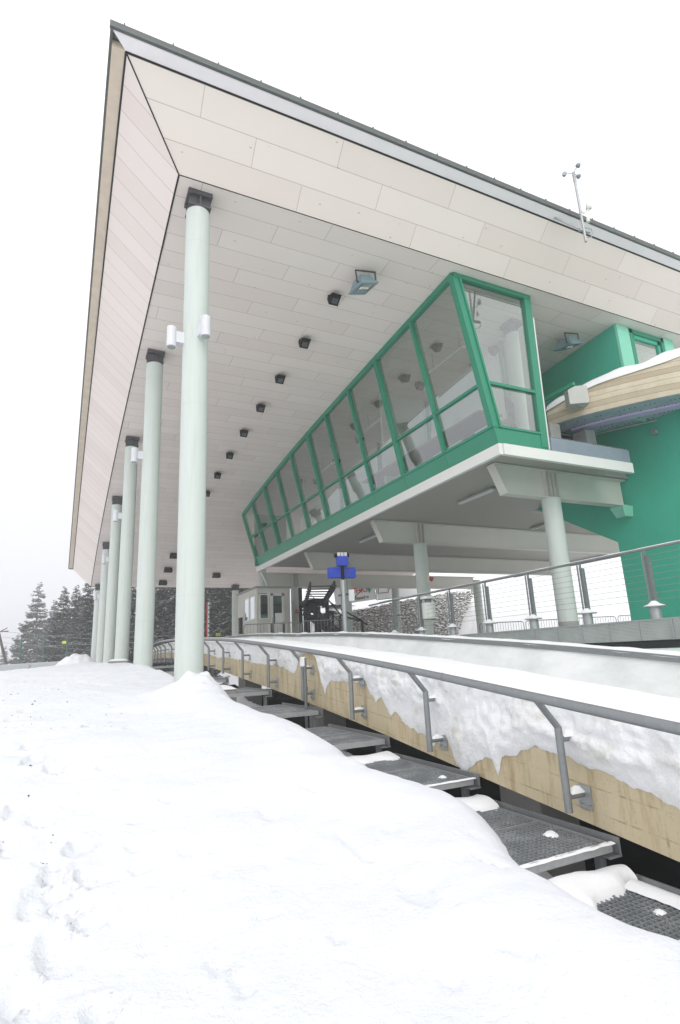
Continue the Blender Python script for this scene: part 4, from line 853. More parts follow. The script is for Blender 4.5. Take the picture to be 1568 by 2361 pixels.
# loose grit / clods
s = MB(); random.seed(5)
cl = [(122, 1927, .012), (118, 1945, .008), (100, 1985, .012), (108, 1988, .009), (8, 1930, .016), (14, 1937, .01), (3, 1924, .012), (95, 1982, .007), (60, 2290, .006), (72, 2275, .007), (150, 2125, .006), (163, 2138, .007), (128, 2180, .006), (182, 2140, .006), (75, 1625, .03), (80, 1617, .022), (135, 1590, .025), (155, 1619, .025), (40, 1600, .02), (25, 1602, .02), (70, 1764, .02), (65, 1840, .015), (280, 1646, .02), (70, 1768, .02)]
for px, py, r in [(q_0, q_1, q_2*.62) for q_0, q_1, q_2 in cl]+[(random.uniform(0, 260), random.uniform(1560, 1680), random.uniform(.004, .009)) for _ in range(50)]:
    p = ghit(px, py); p.z = gz(p.x, p.y)+r*.1; n0 = [Vector((random.uniform(.6, 1.2)*a*r, random.uniform(.6, 1.2)*b*r, random.uniform(.4, .8)*c*r)) for a, b, c in ((1, 0, 0), (-1, 0, 0), (0, 1, 0), (0, -1, 0), (0, 0, 1), (0, 0, -1))]
    s.raw([p+q for q in n0], [(0, 2, 4), (2, 1, 4), (1, 3, 4), (3, 0, 4), (2, 0, 5), (1, 2, 5), (3, 1, 5), (0, 3, 5)])
tag(s.build('grit', M['grit']), 'dark grit and small clods scattered on the trodden snow at left', 'grit', None, 'stuff')
# pit under the steps and the track
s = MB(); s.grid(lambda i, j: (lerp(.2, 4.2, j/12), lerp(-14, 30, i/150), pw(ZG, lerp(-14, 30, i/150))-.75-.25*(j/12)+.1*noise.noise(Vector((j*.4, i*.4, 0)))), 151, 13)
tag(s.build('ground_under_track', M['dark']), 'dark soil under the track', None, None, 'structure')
s = MB(); random.seed(9)   # snow that fell through, heaped under the steps
def under(i, j):
    y = lerp(-8.5, 7, i/260); x = lerp(.2, 1.85, j/22); z = pw(ZG, y)-.36-.55*max(0, (x-1.15))/.7
    return (x, y, z+.10*noise.noise(Vector((x*2.2, y*2.2, 3)))+.06*noise.noise(Vector((x*6, y*6, 3)))-(.25 if noise.noise(Vector((y*.55, 8, 0))) > .12 and x > 1.1 else 0))
s.grid(under, 261, 23); tag(s.build('fallen_snow', M['snow']), 'lumpy snow fallen between the steps and the track wall', 'snow', None, 'stuff')
# concrete pads at the outer columns
for k, (px, py, w, l) in enumerate([(350, 1538, .8, 'snow capped concrete pad beside the second column'), (268, 1527, .5, 'small concrete pad beside the third column'), (500, 1598, .5, 'concrete pad beside the nearest column half buried in snow')]):
    p = ghit(px, py) if k < 2 else Vector((.42, .25, 1.14)); t = thing('foundation_pad', l, 'concrete pad', p, 'concrete pads at the outer columns')
    s = MB(); s.box((p.x+.05, p.y, p.z-.12), (w, .5, .30)); s.build('block', M['conc'], t, .02); s = MB(); s.grid(lambda i, j: (p.x+.05+(w+.04)*(i/8-.5), p.y+.54*(j/6-.5), p.z+.03+.07*math.sin(math.pi*i/8)**.5*math.sin(math.pi*j/6)**.5), 9, 7); s.build('snow_cap', M['snow'], t)
# terrace behind the track
s = MB(); s.box((9.6, 8.2, 1.72), (6.1, 27, .36)); tag(s.build('terrace', M['tdark']), 'concrete terrace under the control room', None, None, 'structure')
s = MB(); s.box((5.2, 6, 1.44), (2.75, 40, .05)); tag(s.build('gutter_floor', M['mintc']), 'pale mint floor strip between track and terrace', None, None, 'structure')
# ---- mesh faced kerb
kb = thing('mesh_kerb', 'low kerb faced with perforated grey sheet below the cable railing', 'kerb', (6.5, 0, 1.5))
s = MB(); s.box((6.52, 4, 1.745), (.012, 24, .30)); s.build('perforated_panel', M['perf'], kb)
s = MB(); y = -7.6
while y < 16: s.box((6.505, y, 1.745), (.016, .02 if int(y*10) % 2 else .03, .30)); y += .56
s.build('panel_rib', M['galvl'], kb)
s = MB(); s.box((6.60, 4, 1.905), (.20, 24, .02)); s.build('cap_strip', M['galvl'], kb); s = MB(); s.box((6.58, 4, 1.53), (.08, 24, .12)); s.build('plinth', M['steelb'], kb)
# ---- cable railing
rl = thing('cable_railing', 'galvanised cable railing with snowy flanges along the terrace edge', 'railing', (6.75, 0, 1.9))
py_ = [-5.35, -4.05, -2.74, -1.43, -.12, 1.2, 2.52, 3.85, 5.2]; XC = 6.72
rp = [at(px, q, X=XC) for px, q in ((894, 1369), (930, 1369), (966, 1368), (1030, 1357), (1113, 1339.6), (1212, 1318.6), (1334, 1294), (1482, 1260), (1568, 1245), (1800, 1195))]
s = MB(); s.tube([(XC, 6.6, 3.02)]+[(XC, y, 3.03+.006*(y < 0)) for y in (5.2, 3.85, 2.5, 0, -3, -8)], .025, 12); s.build('top_rail', M['galv'], rl)
s = MB(); s.grid(lambda i, j: (XC+(-.02, -.01, .01, .02)[j], lerp(-6, 6, i/90), 3.055+(0, .012, .012, 0)[j]*(1+.9*noise.noise(Vector((i*.4, 0, 0))))-.002), 91, 4); s.build('snow_dusting', M['snow'], rl)
for k, y in enumerate(py_):
    s = MB(); s.box((XC-.035, y+.035, 2.55), (.02, .025, .86)); s.box((XC+.035, y-.0, 2.52), (.06, .07, .80)); s.bar((XC, y, 2.9), (XC, y, 3.02), .03, .03, (1, 0, 0)); p1 = s.build('post', M['galv'], rl)
    s = MB(); s.tube([(XC, y, 2.105), (XC, y, 2.12)], .17, 20); s.tube([(XC, y, 1.9), (XC, y, 2.105)], .085, 20); sub(s.build('flange', M['galvl'], rl), p1)
    s = MB(); s.tube([(XC, y, 2.12), (XC, y, 2.13), (XC, y, 2.15), (XC, y, 2.20)], [.16, .15, .09, .035], 16); sub(s.build('snow_cap', M['snow'], rl), p1)
s = MB()
for q in range(8): s.tube([(XC-.02, -7, 2.22+.10*q), (XC-.02, 5.2, 2.22+.10*q)], .0035, 6)
s.build('cable', M['wire'], rl)
# ---- mast with blue boxes
bm_ = thing('signal_mast', 'galvanised mast carrying blue boxes and white lamps above the track', 'mast', at(795, 1466, D=14))
p0 = at(797, 1466, D=14); p0.z = 1.5; pt = Vector((p0.x, p0.y, 3.45))
s = MB(); s.tube([p0, pt], .055, 16); s.build('pole', M['galvl'], bm_); s = MB(); s.tube([pt, pt+Vector((0, 0, .38))], .04, 12); s.build('black_sleeve', M['black'], bm_)
an = math.atan2(.445, .8955); an = -R(12)
q = rotz(an); s = MB(); s.box(pt+Vector((0, 0, .20))+q @ Vector((0, .12, 0)), (.72, .18, .27), q); lb = s.build('long_blue_box', M['blue'], bm_, .01)
s = MB(); s.box(pt+Vector((0, 0, .48))+q @ Vector((0, .0, 0)), (.28, .22, .25), q); s.build('upper_blue_box', M['blue'], bm_, .01)
s = MB()
for dx in (-.09, -.0, .09): s.box(pt+Vector((0, 0, .66))+q @ Vector((dx, 0, 0)), (.075, .10, .10), q)
s.build('white_lamp', M['boothw'], bm_, .01); s = MB(); s.tube([pt+Vector((0, 0, .645))+q @ Vector((-.19, .04, 0)), pt+Vector((0, 0, .645))+q @ Vector((.19, .04, 0))], .06, 12); s.build('lamp_shade', M['black'], bm_)
s = MB(); s.box(pt+Vector((0, 0, -.40))+q @ Vector((.20, 0, 0)), (.15, .10, .30), q); s.build('white_antenna', M['lampw'], bm_, .015)
s = MB(); s.bar(pt+Vector((0, 0, -.40))+q @ Vector((-.14, 0, 0)), pt+Vector((0, 0, -.36))+q @ Vector((.14, 0, 0)), .03, .05); s.tube([pt+Vector((0, -.06, .5))+q @ Vector((.12, 0, 0)), pt+Vector((0, -.14, .3))+q @ Vector((.17, 0, 0)), pt+Vector((0, -.1, .05))+q @ Vector((.05, 0, 0)), pt+Vector((0, -.06, -.4))+q @ Vector((.08, 0, 0))], .007, 6); s.build('cable', M['cap'], bm_)
# ---- white drum on the railing
dr = thing('white_drum', 'white ribbed drum with a flat lid hung on the cable railing', 'drum', (7.05, 3.85, 2.4))
c = at(988, 1400, D=14.6); s = MB(); s.tube([c+Vector((0, 0, -.30)), c+Vector((0, 0, -.28)), c+Vector((0, 0, .10)), c+Vector((0, 0, .11))], [.165, .175, .175, .18], 28); s.build('body', M['white'], dr)
s = MB(); s.tube([c+Vector((0, 0, .21)), c+Vector((0, 0, .24)), c+Vector((0, 0, .28))], [.19, .20, .15], 28); s.build('lid', M['white'], dr); s = MB(); s.tube([c+Vector((0, 0, -.32)), c+Vector((0, 0, -.30))], .168, 28); s.tube([c, c+Vector((0, 0, .22))], .09, 16); s.build('base_ring', M['galvd'], dr)
t = thing('alarm_beacon', 'small red alarm horn on white plate fixed to a mint column', 'alarm', at(990, 1335, Y=6.6)); c = at(990, 1335, Y=6.55)
s = MB(); s.box(c+Vector((-.05, 0, 0)), (.02, .10, .22)); s.build('plate', M['white'], t); s = MB(); s.tube([c+Vector((-.03, 0, .03)), c+Vector((.03, -.02, .02)), c+Vector((.10, -.04, -.02))], [.05, .06, .08], 14); s.build('horn', M['red'], t)
t = thing('hydrant_sign', 'tiny red square sign on the mint column beside the booth', 'sign', at(685, 1410, D=23)); c = at(685, 1410, Y=18.0)
s = MB(); s.box(c, (.16, .02, .18)); s.build('plate', M['red'], t); s = MB(); s.tube([c+Vector((-.03, -.014, -.05)), c+Vector((.0, -.014, .0)), c+Vector((.04, -.014, .05))], .010, 6); s.build('white_mark', M['signw'], t)
# ---- booth
bt = thing('booth', 'cream prefabricated booth with glazed door under the control room', 'booth', (6.9, 17, 1.95))
X0, X1, Y0, Y1, Zb, Zt_ = 6.05, 7.66, 15.78, 18.9, 1.92, 4.70
s = MB(); s.box(((X0+X1)/2, Y1-.03, (Zb+Zt_)/2), (X1-X0, .06, Zt_-Zb)); s.box((X1-.03, (Y0+Y1)/2, (Zb+Zt_)/2), (.06, Y1-Y0-.12, Zt_-Zb))
s.box((X0+.03, (Y0+Y1)/2, Zb+.70), (.06, Y1-Y0, 1.40)); s.box((X0+.03, (Y0+Y1)/2, Zt_-.14), (.06, Y1-Y0, .28))
for y in (Y0+.12, Y1-.5): s.box((X0+.031, y, 3.85), (.055, .24 if y < 17 else 1.0, 1.15))
s.box((X0+.30, Y0+.03, Zb+.70), (.59, .055, 1.40)); s.box(((X0+X1)/2, Y0+.03, Zt_-.12), (X1-X0-.01, .055, .24)); s.box((X0+.06, Y0+.031, 3.8), (.10, .05, 1.3)); s.box((X1-.16, Y0+.031, 3.3), (.30, .05, 2.7)); s.box((X0+.60, Y0+.031, 3.3), (.07, .05, 2.7)); s.build('wall', M['boothw'], bt)
s = MB(); s.box(((X0+X1)/2, (Y0+Y1)/2, Zt_+.03), (X1-X0+.12, Y1-Y0+.12, .08)); s.build('roof', M['conc'], bt)
def win(axis, a0, a1, z0, z1, at_, label=None):
    f = MB(); w = .05
    if axis == 'y':
        for a in (a0, a1): f.box((at_, a, (z0+z1)/2), (.05, w, z1-z0))
        for z in (z0, z1): f.box((at_, (a0+a1)/2, z), (.048, a1-a0, w))
    else:
        for a in (a0, a1): f.box((a, at_, (z0+z1)/2), (w, .05, z1-z0))
        for z in (z0, z1): f.box(((a0+a1)/2, at_, z), (a1-a0, .048, w))
    wf = f.build('window', M['white'], bt); p = MB()
    p.face([(at_, a0, z0), (at_, a1, z0), (at_, a1, z1), (at_, a0, z1)] if axis == 'y' else [(a0, at_, z0), (a1, at_, z0), (a1, at_, z1), (a0, at_, z1)]); sub(p.build('pane', M['glass2'], bt), wf)
win('y', Y0+.26, Y0+1.05, 3.32, 4.38, X0-.002); win('y', Y0+1.15, Y0+1.95, 3.32, 4.38, X0-.002); win('x', X0+.14, X0+.54, 3.32, 4.40, Y0-.002)
s = MB()
for x in (X0+.70, X1-.36): s.box((x, Y0-.01, 3.2), (.12, .06, 2.5))
s.box(((X0+X1)/2+.17, Y0-.01, 4.40), (.95, .06, .12)); s.box(((X0+X1)/2+.17, Y0-.01, 2.55), (.95, .06, 1.1)); d = s.build('door', M['white'], bt)
s = MB(); s.face([(X0+.74, Y0-.005, 3.08), (X1-.40, Y0-.005, 3.08), (X1-.40, Y0-.005, 4.36), (X0+.74, Y0-.005, 4.36)]); sub(s.build('pane', M['glass2'], bt), d)
s = MB(); s.tube([(X0+.70, Y0-.09, 2.75), (X0+.70, Y0-.09, 3.35)], .018, 8); sub(s.build('handle', M['galvl'], bt), d)
s = MB(); s.box(((X0+X1)/2+.22, Y0-.012, 3.35), (.34, .005, .42)); sub(s.build('notice', M['signw'], bt), d)
s = MB(); s.box((X0-.05, Y1-1.3+.6, 3.1), (.10, .35, .9))
for k in range(6): s.box((X0-.11, Y1-.7, 2.72+.15*k), (.03, .30, .05))
s.tube([(X0-.05, Y1-.75, 2.7), (X0-.1, Y1-.7, 2.45), (X0-.06, Y1-.75, 2.25)], .02, 6); s.build('meter_box', M['steelb'], bt)
s = MB(); s.box(((X0+X1)/2, (Y0+Y1)/2, Zb+.05), (X1-X0-.1, Y1-Y0-.1, .06)); s.box((X0+1.0, Y1-.4, 2.6), (1.4, .5, .8)); s.build('interior', M['floor'], bt)
# ---- crowd barriers
def barrier():
    t = bpy.data.objects.new('crowd_barrier', None); COL.objects.link(t); t['_l'] = (0, 0, 0)
    s = MB(); L = 2.2; r = .02; pts = [(0, 0, .12), (0, 0, .98), (.03, 0, 1.06), (.10, 0, 1.10), (L-.10, 0, 1.10), (L-.03, 0, 1.06), (L, 0, .98), (L, 0, .12)]; s.tube(pts, r, 8); s.tube([(0, 0, .2), (L, 0, .2)], r*.8, 8); s.build('frame', M['galv'], t)
    s = MB()
    for k in range(1, 17): s.tube([(k*L/17, 0, .2), (k*L/17, 0, 1.09)], .009, 6)
    s.build('upright', M['galv'], t)
    for x in (.25, L-.25):
        s = MB(); s.tube([(x, -.3, .02), (x, 0, .2), (x, .3, .02)], .016, 6); s.build('foot', M['galv'], t)
    return t
b0_ = barrier(); first = True
def pbar(p, q, label):
    global first
    p, q = Vector(p), Vector(q); a = math.atan2(q.y-p.y, q.x-p.x)
    if first: b0_.location = p; b0_.rotation_euler = (0, 0, a); tag(b0_, label, 'barrier', 'grey crowd barriers'); first = False
    else: dup(b0_, p, a, label, 'grey crowd barriers')
pbar((4.6, 12.9, 1.80), (6.7, 12.2, 1.8), 'crowd barrier in front of the booth door, leftmost of all')
b0_['category'] = 'barrier'
pbar((6.75, 12.25, 1.85), (8.8, 11.3, 1.8), 'crowd barrier in front of the black staircase, left part'); pbar((8.85, 11.2, 1.9), (10.9, 10.2, 1.9), 'crowd barrier in front of the black staircase, beside the blue mast')
A_, B_ = Vector((18.0, 13.4, 1.70)), Vector((30.0, 7.4, 1.80)); dv = (B_-A_).normalized()*2.3
bl_ = ['leftmost crowd barrier of the snowfield line, before the rubble bank', 'crowd barrier of the snowfield line beside the dark slim column', 'crowd barrier of the snowfield line left of the front under-floor column', 'crowd barrier of the snowfield line right of the front under-floor column', 'last crowd barrier of the snowfield line, touching the green wall']
for k in range(5): pbar(A_+dv*(k-0.5), A_+dv*(k+.5), bl_[k])
# ---- black steel stair
st_ = thing('steel_staircase', 'black steel staircase with landing rising behind the booth to the upper floor', 'staircase', at(740, 1465, D=23))
def q_(px, py, D): return at(px, py, D=D)
s = MB()
for p, q in (((704, 1392, 25.5), (716, 1350, 21.5)), ((744, 1394, 24.5), (772, 1348, 20.5)), ((716, 1400, 25), (787, 1464, 21.5)), ((700, 1412, 27), (775, 1466, 24))): s.bar(q_(*p), q_(*q), .06, .30)
s.build('stringer', M['steelb'], st_)
s = MB()
for k in range(8):
    f = k/7; l, r = lerp(q_(704, 1389, 25.5), q_(715, 1353, 21.5), f), lerp(q_(744, 1391, 24.5), q_(771, 1351, 20.5), f); s.bar(l, r, .26, .035)
    if k < 7: l, r = lerp(q_(698, 1408, 27.2), q_(770, 1462, 24), f), lerp(q_(716, 1400, 25), q_(785, 1460, 21.6), f); s.bar(l, r, .26, .035)
s.build('tread', M['steelb'], st_)
s = MB(); l0, l1, l2, l3 = q_(690, 1395, 25.2), q_(747, 1396, 24.2), q_(746, 1393, 26.2), q_(690, 1393, 27.2)
for p in (l1, l2, l3): p.z = l0.z
dz3 = Vector((0, 0, .16)); s.hexa([l0, l1, l2, l3], [l0+dz3, l1+dz3, l2+dz3, l3+dz3]); s.build('landing', M['steelb'], st_)
s = MB()
for px, yt, D in ((695, 1352, 25.3), (705, 1395, 25), (731, 1397, 24.9), (737, 1397, 25.6), (757, 1384, 25.2), (712, 1397, 26.5)):
    b = q_(px, 1466, D); tp_ = q_(px, yt, D); s.bar((b.x, b.y, 1.8), (b.x, b.y, tp_.z), .13, .13, (1, 0, 0))
for px, yt, D in ((837, 1433, 21.5), (786, 1418, 22.5), (769, 1410, 23)):
    b = q_(px, 1466, D); tp_ = q_(px, yt, D); s.bar((b.x, b.y, 1.8), (b.x, b.y, tp_.z), .07, .07, (1, 0, 0))
s.build('post', M['steelb'], st_)
s = MB(); s.tube([q_(757, 1383, 25.2), q_(786, 1418, 22.5), q_(837, 1434, 21.5), q_(846, 1440, 21)], .03, 8); s.tube([q_(745, 1396, 25), q_(786, 1436, 22.5)], .022, 8); s.tube([q_(757, 1383, 25.2), q_(745, 1381, 25.5), q_(700, 1384, 26)], .028, 8); s.tube([q_(786, 1404, 21.8), q_(836, 1432, 21.3)], .03, 8); s.build('stair_rail', M['steelb'], st_)
s = MB(); s.tube([q_(757, 1384, 25.2), q_(779, 1401, 27)], .015, 6); s.tube([q_(712, 1398, 25), q_(745, 1440, 25)], .015, 6); s.tube([q_(705, 1362, 25), q_(760, 1410, 25)], .015, 6); s.tube([q_(808, 1387, 25), q_(836, 1358, 25)], .018, 6); s.build('bracing_rod', M['steelb'], st_)
# ---- rubble bank, boards, hill
c00, c10, c01, c11 = at(690, 1475, Y=21.5), at(1035, 1470, Y=21.5), at(740, 1425, Y=24.5), at(1093, 1358, Y=24.5); c00.z = c10.z = 1.6; mid01 = at(800, 1408, Y=24.5)
def bank(u, v):
    topu = at(lerp(740, 1093, u), pw([(740, 1428), (808, 1410), (891, 1393), (935, 1384), (1032, 1367), (1093, 1361)], lerp(740, 1093, u)), Y=24.5); b = lerp(c00, c10, u); b.z = 1.5; r = lerp(b, topu, v)
    return r
s = MB(); s.grid(lambda i, j: bank(i/30, j/10)+Vector((0, .12, -.1)), 31, 11, 0); random.seed(4)
for k in range(7500):
    u, v = random.random(), random.random()
    if u > .86 and v < .45 and random.random() < (1-v/.45): continue
    p = bank(u, v); r = random.uniform(.05, .14); p += Vector((0, random.uniform(-.1, .05), random.uniform(-.05, .03)))
    R3 = Matrix.Rotation(random.uniform(-.6, .6), 3, 'X') @ Matrix.Rotation(random.uniform(0, 3), 3, 'Z')
    vs = [p+R3 @ Vector((a*r*random.uniform(.8, 1.4), b*r*random.uniform(.7, 1.2), c*r*random.uniform(.5, .8))) for a, b, c in ((1, 0, 0), (-1, 0, 0), (0, 1, 0), (0, -1, 0), (0, 0, 1), (0, 0, -1))]
    s.raw(vs, [(0, 2, 4), (2, 1, 4), (1, 3, 4), (3, 0, 4), (2, 0, 5), (1, 2, 5), (3, 1, 5), (0, 3, 5)])
tag(s.build('rubble_bank', M['stone']), 'bank of dark rubble stones dusted with snow behind the terrace', 'rubble bank', None, 'stuff')
def hz_(x, y):
    d = y-24.5+max(0, x-24)*.9; zz = 1.5
    if x > 9: zz = 1.65+ (max(0, d)*.30 if d < 40 else 12+(d-40)*.12)*min(1, (x-9)/6)+(.0 if d < 0 else (1.0+.13*max(0, x-12))*min(1, d/1.0)*min(1, (x-9)/4)*(x < 26 or .6))
    return zz+.25*noise.noise(Vector((x*.12, y*.12, 0)))*min(1, max(0, d)/5)+.04*noise.noise(Vector((x*.6, y*.6, 0)))
hx = [9+.8*i for i in range(25)]+[29+2.2*i for i in range(40)]; hy = [-10+1.5*i for i in range(20)]+[20+.6*i for i in range(25)]+[36+3*i for i in range(35)]
s = MB(); s.grid(lambda i, j: (hx[i], hy[j], hz_(hx[i], hy[j])), len(hx), len(hy)); tag(s.build('snow_hill', M['snow']), 'snow covered hillside behind the control room', None, None, 'structure')
def textobj(body, size, mat, parent, M4, name='lettering'):
    cu = bpy.data.curves.new('t', 'FONT'); cu.body = body; cu.size = size; cu.extrude = .004; cu.offset = .010; tmp = bpy.data.objects.new('t', cu); COL.objects.link(tmp); bpy.context.view_layer.update()
    me = bpy.data.meshes.new_from_object(tmp.evaluated_get(bpy.context.evaluated_depsgraph_get())); bpy.data.objects.remove(tmp); me.transform(M4); me.materials.clear(); me.materials.append(mat)
    o_ = bpy.data.objects.new(name, me); COL.objects.link(o_); o_.parent = parent; o_.location = -Vector(parent['_l']); return o_
def board(pl, pr, h, name, label):
    t = thing(name, label, 'banner', pl); d = (pr-pl); w = d.length; ux = d.normalized(); uz = Vector((0, 0, 1)); n = ux.cross(uz)
    s = MB(); s.bar(pl+uz*h/2, pr+uz*h/2, .04, h); s.build('panel', M['signw'], t)
    M4 = Matrix(((ux.x, uz.x, n.x, 0), (ux.y, uz.y, n.y, 0), (ux.z, uz.z, n.z, 0), (0, 0, 0, 1))); return t, w, ux, uz, n, M4
BL, BR = at(770, 1396, Y=25.8), at(864, 1382, Y=25.8)
t, w, ux, uz, n, M4 = board(BL, BR, 2.3, 'advertising_banner', 'white banner with red letters and the words und Fassaden above the rubble bank')
def place(px, py): return at(px, py, Y=25.8-.12)+n*.0
def T4(p): q = M4.copy(); q.translation = p; return q
p = place(793, 1387); textobj('er und Fassaden', .30, M['txt'], t, T4(p)); p = place(812, 1369); textobj('THIC', .52, M['red'], t, T4(p), 'red_lettering')
p = place(852, 1363); s = MB(); s.face([p+ux*(-.35)+n*.02+uz*.35, p+n*.02-uz*.15, p+ux*.12+n*.02+uz*.1, p-ux*.1+n*.02+uz*.5]); s.build('green_mark', M['txtg'], t); s = MB(); s.face([p+ux*(.35)+n*.025+uz*.35, p+n*.025+ux*.02-uz*.12, p+ux*.14+n*.025+uz*.1, p+ux*.2+n*.025+uz*.5][::-1]); s.build('red_mark', M['red'], t)
BL, BR = at(868, 1384, Y=25.7), at(975, 1372, Y=25.7)
t, w, ux, uz, n, M4 = board(BL, BR, 2.3, 'framed_signboard', 'white signboard with dark green border beside the und Fassaden banner')
s = MB(); z_ = n*.03; s.bar(BL+z_+uz*.02, BR+z_+uz*.02, .03, .05); s.bar(BL+z_, BL+z_+uz*2.3, .05, .03, (1, 0, 0)); s.build('border', M['txtg'], t)
p = at(873, 1368, Y=25.6); s = MB(); s.bar(p+uz*0, p+ux*.8, .03, .05); s.bar(p, p+uz*.6, .05, .03, (1, 0, 0)); s.bar(p+ux*.8, p+ux*.8+uz*.3, .05, .03, (1, 0, 0)); s.build('box_mark', M['txt'], t); textobj('TEX', .8, M['txt'], t, T4(at(892, 1359, Y=25.6)))
# ------------------------------------------------------------------ left background
gr_ = thing('guard_rail', 'low snowy steel guard rail in front of the spruce trees', 'guard rail', (-2, 22.5, 1.6))
g0, g1 = Vector((-5.1, 27.6, 1.72)), Vector((.4, 25.2, 1.80)); d = (g1-g0).normalized(); s = MB()
for z in (-.10, .10): s.bar(g0+Vector((0, 0, z)), g1+Vector((0, 0, z)), .06, .11)
s.bar(g0, g1, .03, .12); s.build('beam', M['galvl'], gr_); s = MB()
for k in range(4): s.bar(lerp(g0, g1, .05+k*.3)-Vector((0, 0, .9)), lerp(g0, g1, .05+k*.3)+Vector((0, 0, .1)), .1, .1, (1, 0, 0))
s.build('post', M['galv'], gr_); s = MB(); s.grid(lambda i, j: lerp(g0, g1, i/40)+Vector((0, (j-1.5)*.03, .158+.012*(j in (1, 2))+.01*noise.noise(Vector((i*.4, 0, 0))))), 41, 4); s.build('snow_cover', M['snow'], gr_)
fn = thing('wire_fence', 'tall green post and wire fence in front of the spruces', 'fence', (-2, 32, 1))
f0, f1 = at(52, 1455, D=36), at(330, 1455, D=33); fb = [lerp(f0, f1, k/5) for k in range(8)]; zt_f = [at(54, 1462, D=36).z, at(117, 1468, D=35).z]
for k, p in enumerate(fb): s = MB(); s.tube([(p.x, p.y, -.5), (p.x, p.y, 3.6)], .04, 8); s.build('post', M['fence'], fn)
s = MB()
for z in (3.5, 2.9, 2.3, 1.7): s.tube([(p.x, p.y, z+.05*math.sin(k)) for k, p in enumerate(fb)], .008, 5)
s.build('wire', M['wire'], fn)
p = at(148, 1481, D=32); t = thing('fence_plate', 'small yellow green plate on the wire fence left of the columns', 'sign', p, 'yellow plates by the fence'); s = MB(); s.box(p, (.2, .02, .15)); s.build('plate', M['yel'], t, .004); s = MB(); s.box(p+Vector((0, .02, .02)), (.05, .03, .05)); s.build('clip', M['galv'], t)
p = at(503, 1463, D=26); t = thing('fence_plate', 'small yellow plate just above the track right of the nearest column', 'sign', p, 'yellow plates by the fence'); s = MB(); s.box(p, (.2, .02, .14)); s.build('plate', M['yel'], t, .004); s = MB(); s.tube([p-Vector((0, 0, 1)), p], .02, 6); s.build('stake', M['galv'], t)
p = at(480, 1430, D=25); t = thing('height_gauge', 'red and white marked pole right of the nearest column', 'marker pole', p)
s = MB(); s.box(p+Vector((0, 0, -.2)), (.10, .04, 2.0)); s.build('board', M['signw'], t); s = MB(); s.box(p+Vector((-.055, -.005, -.2)), (.04, .05, 2.0))
s.build('red_stripe', M['red'], t); s = MB()
for k in range(9): s.box(p+Vector((.02, -.028, -.95+k*.2)), (.05, .01, .06))
s.build('marking', M['txt'], t)
t = thing('utility_pole', 'leaning dark utility pole with wires at the left edge', 'pole', at(12, 1525, D=42)); a_, b_ = at(14, 1530, D=42), at(-2, 1462, D=42)
s = MB(); s.tube([a_-Vector((0, 0, 2)), a_, b_, b_+(b_-a_)*.15], .09, 8); s.build('pole', M['bark'], t); s = MB(); s.bar(b_+Vector((-.5, 0, .15)), b_+Vector((.6, 0, .2)), .08, .08); s.bar(b_+Vector((-.4, 0, -.1)), b_+Vector((.5, 0, .45)), .06, .06); s.build('crossarm', M['bark'], t)
s = MB()
for z in (.2, -.2, -.6): s.tube([b_+Vector((0, 0, z)), b_+Vector((6, -4, z-.9)), b_+Vector((12, -8, z-1.0))], .012, 5)
s.build('wire', M['wire'], t)
# spruces
def spruce_mesh(seed, H, nw, spread, dens_=1.0, bare=.12):
    rnd = random.Random(seed); cm = MB(); tr = MB()
    tr.tube([(0, 0, 0), (0, 0, H*.5), (0, 0, H*.98)], [H*.014, H*.009, .02], 8)
    for w in range(nw):
        f = (w+rnd.random()*.6)/nw; z = H*(bare+(1-bare)*f); L = spread*(1-f)**.82*rnd.uniform(.75, 1.1)+.12; nb = int((5+4*(1-f))*dens_+.5); a0 = rnd.random()*6.28
        for b in range(nb):
            a = a0+6.283*b/nb+rnd.uniform(-.45, .45); zo = rnd.uniform(-.5, .5)*H*(1-bare)/nw*1.6; l = L*rnd.uniform(.65, 1.12); droop = rnd.uniform(.18, .42)*(1-.7*f)
            def bp_(t): return Vector((math.cos(a)*l*t, math.sin(a)*l*t, z+zo+l*(-droop*t*1.25+.30*t*t*t)+.06*f))
            tr.tube([bp_(0), bp_(.5), bp_(.95)], [.03*(1-f)+.012, .018, .006], 3, cap=False)
            ns = max(3, int(l*5.5))
            for q in range(ns):
                t = (q+.6)/ns; c = bp_(t); wd = (.30+.30*math.sin(math.pi*min(1, t*1.05)))*min(1, l*.55+.18)
                for sd in (-1, 0, 1):
                    sa = a+sd*rnd.uniform(.7, 1.25); e = c+Vector((math.cos(sa)*wd, math.sin(sa)*wd, -wd*rnd.uniform(.15, .65))); sidev = Vector((-math.sin(sa), math.cos(sa), 0))*wd*rnd.uniform(.16, .30); mdl = lerp(c, e, .55)+Vector((0, 0, rnd.uniform(-.02, .05)))
                    drp = Vector((0, 0, -wd*rnd.uniform(.15, .4)))
                    cm.face([c, mdl+sidev, e, mdl-sidev], 0); cm.face([c, mdl, e, mdl+drp], 0)
                    if rnd.random() < .55: up = Vector((0, 0, .035)); cm.face([c+up, lerp(c, mdl, .9)+sidev*.62+up, lerp(c, e, .86)+up, lerp(c, mdl, .9)-sidev*.62+up], 1)
    return cm, tr
def spruce_proto(name, seed, H, nw, spread, dens_, bare):
    cm, tr = spruce_mesh(seed, H, nw, spread, dens_, bare); t = bpy.data.objects.new(name, None); COL.objects.link(t); t['_l'] = (0, 0, 0)
    cm.build('crown', [M['foliage'], M['frost']], t); tr.build('trunk', M['bark'], t); return t
PR = [spruce_proto('spruce_tree', 1, 14, 34, 3.0, 1.0, .12), spruce_proto('spruce_tree', 2, 15, 44, 3.6, 1.3, .05), spruce_proto('spruce_tree', 3, 14, 40, 3.3, 1.2, .18)]
used = [False]*3
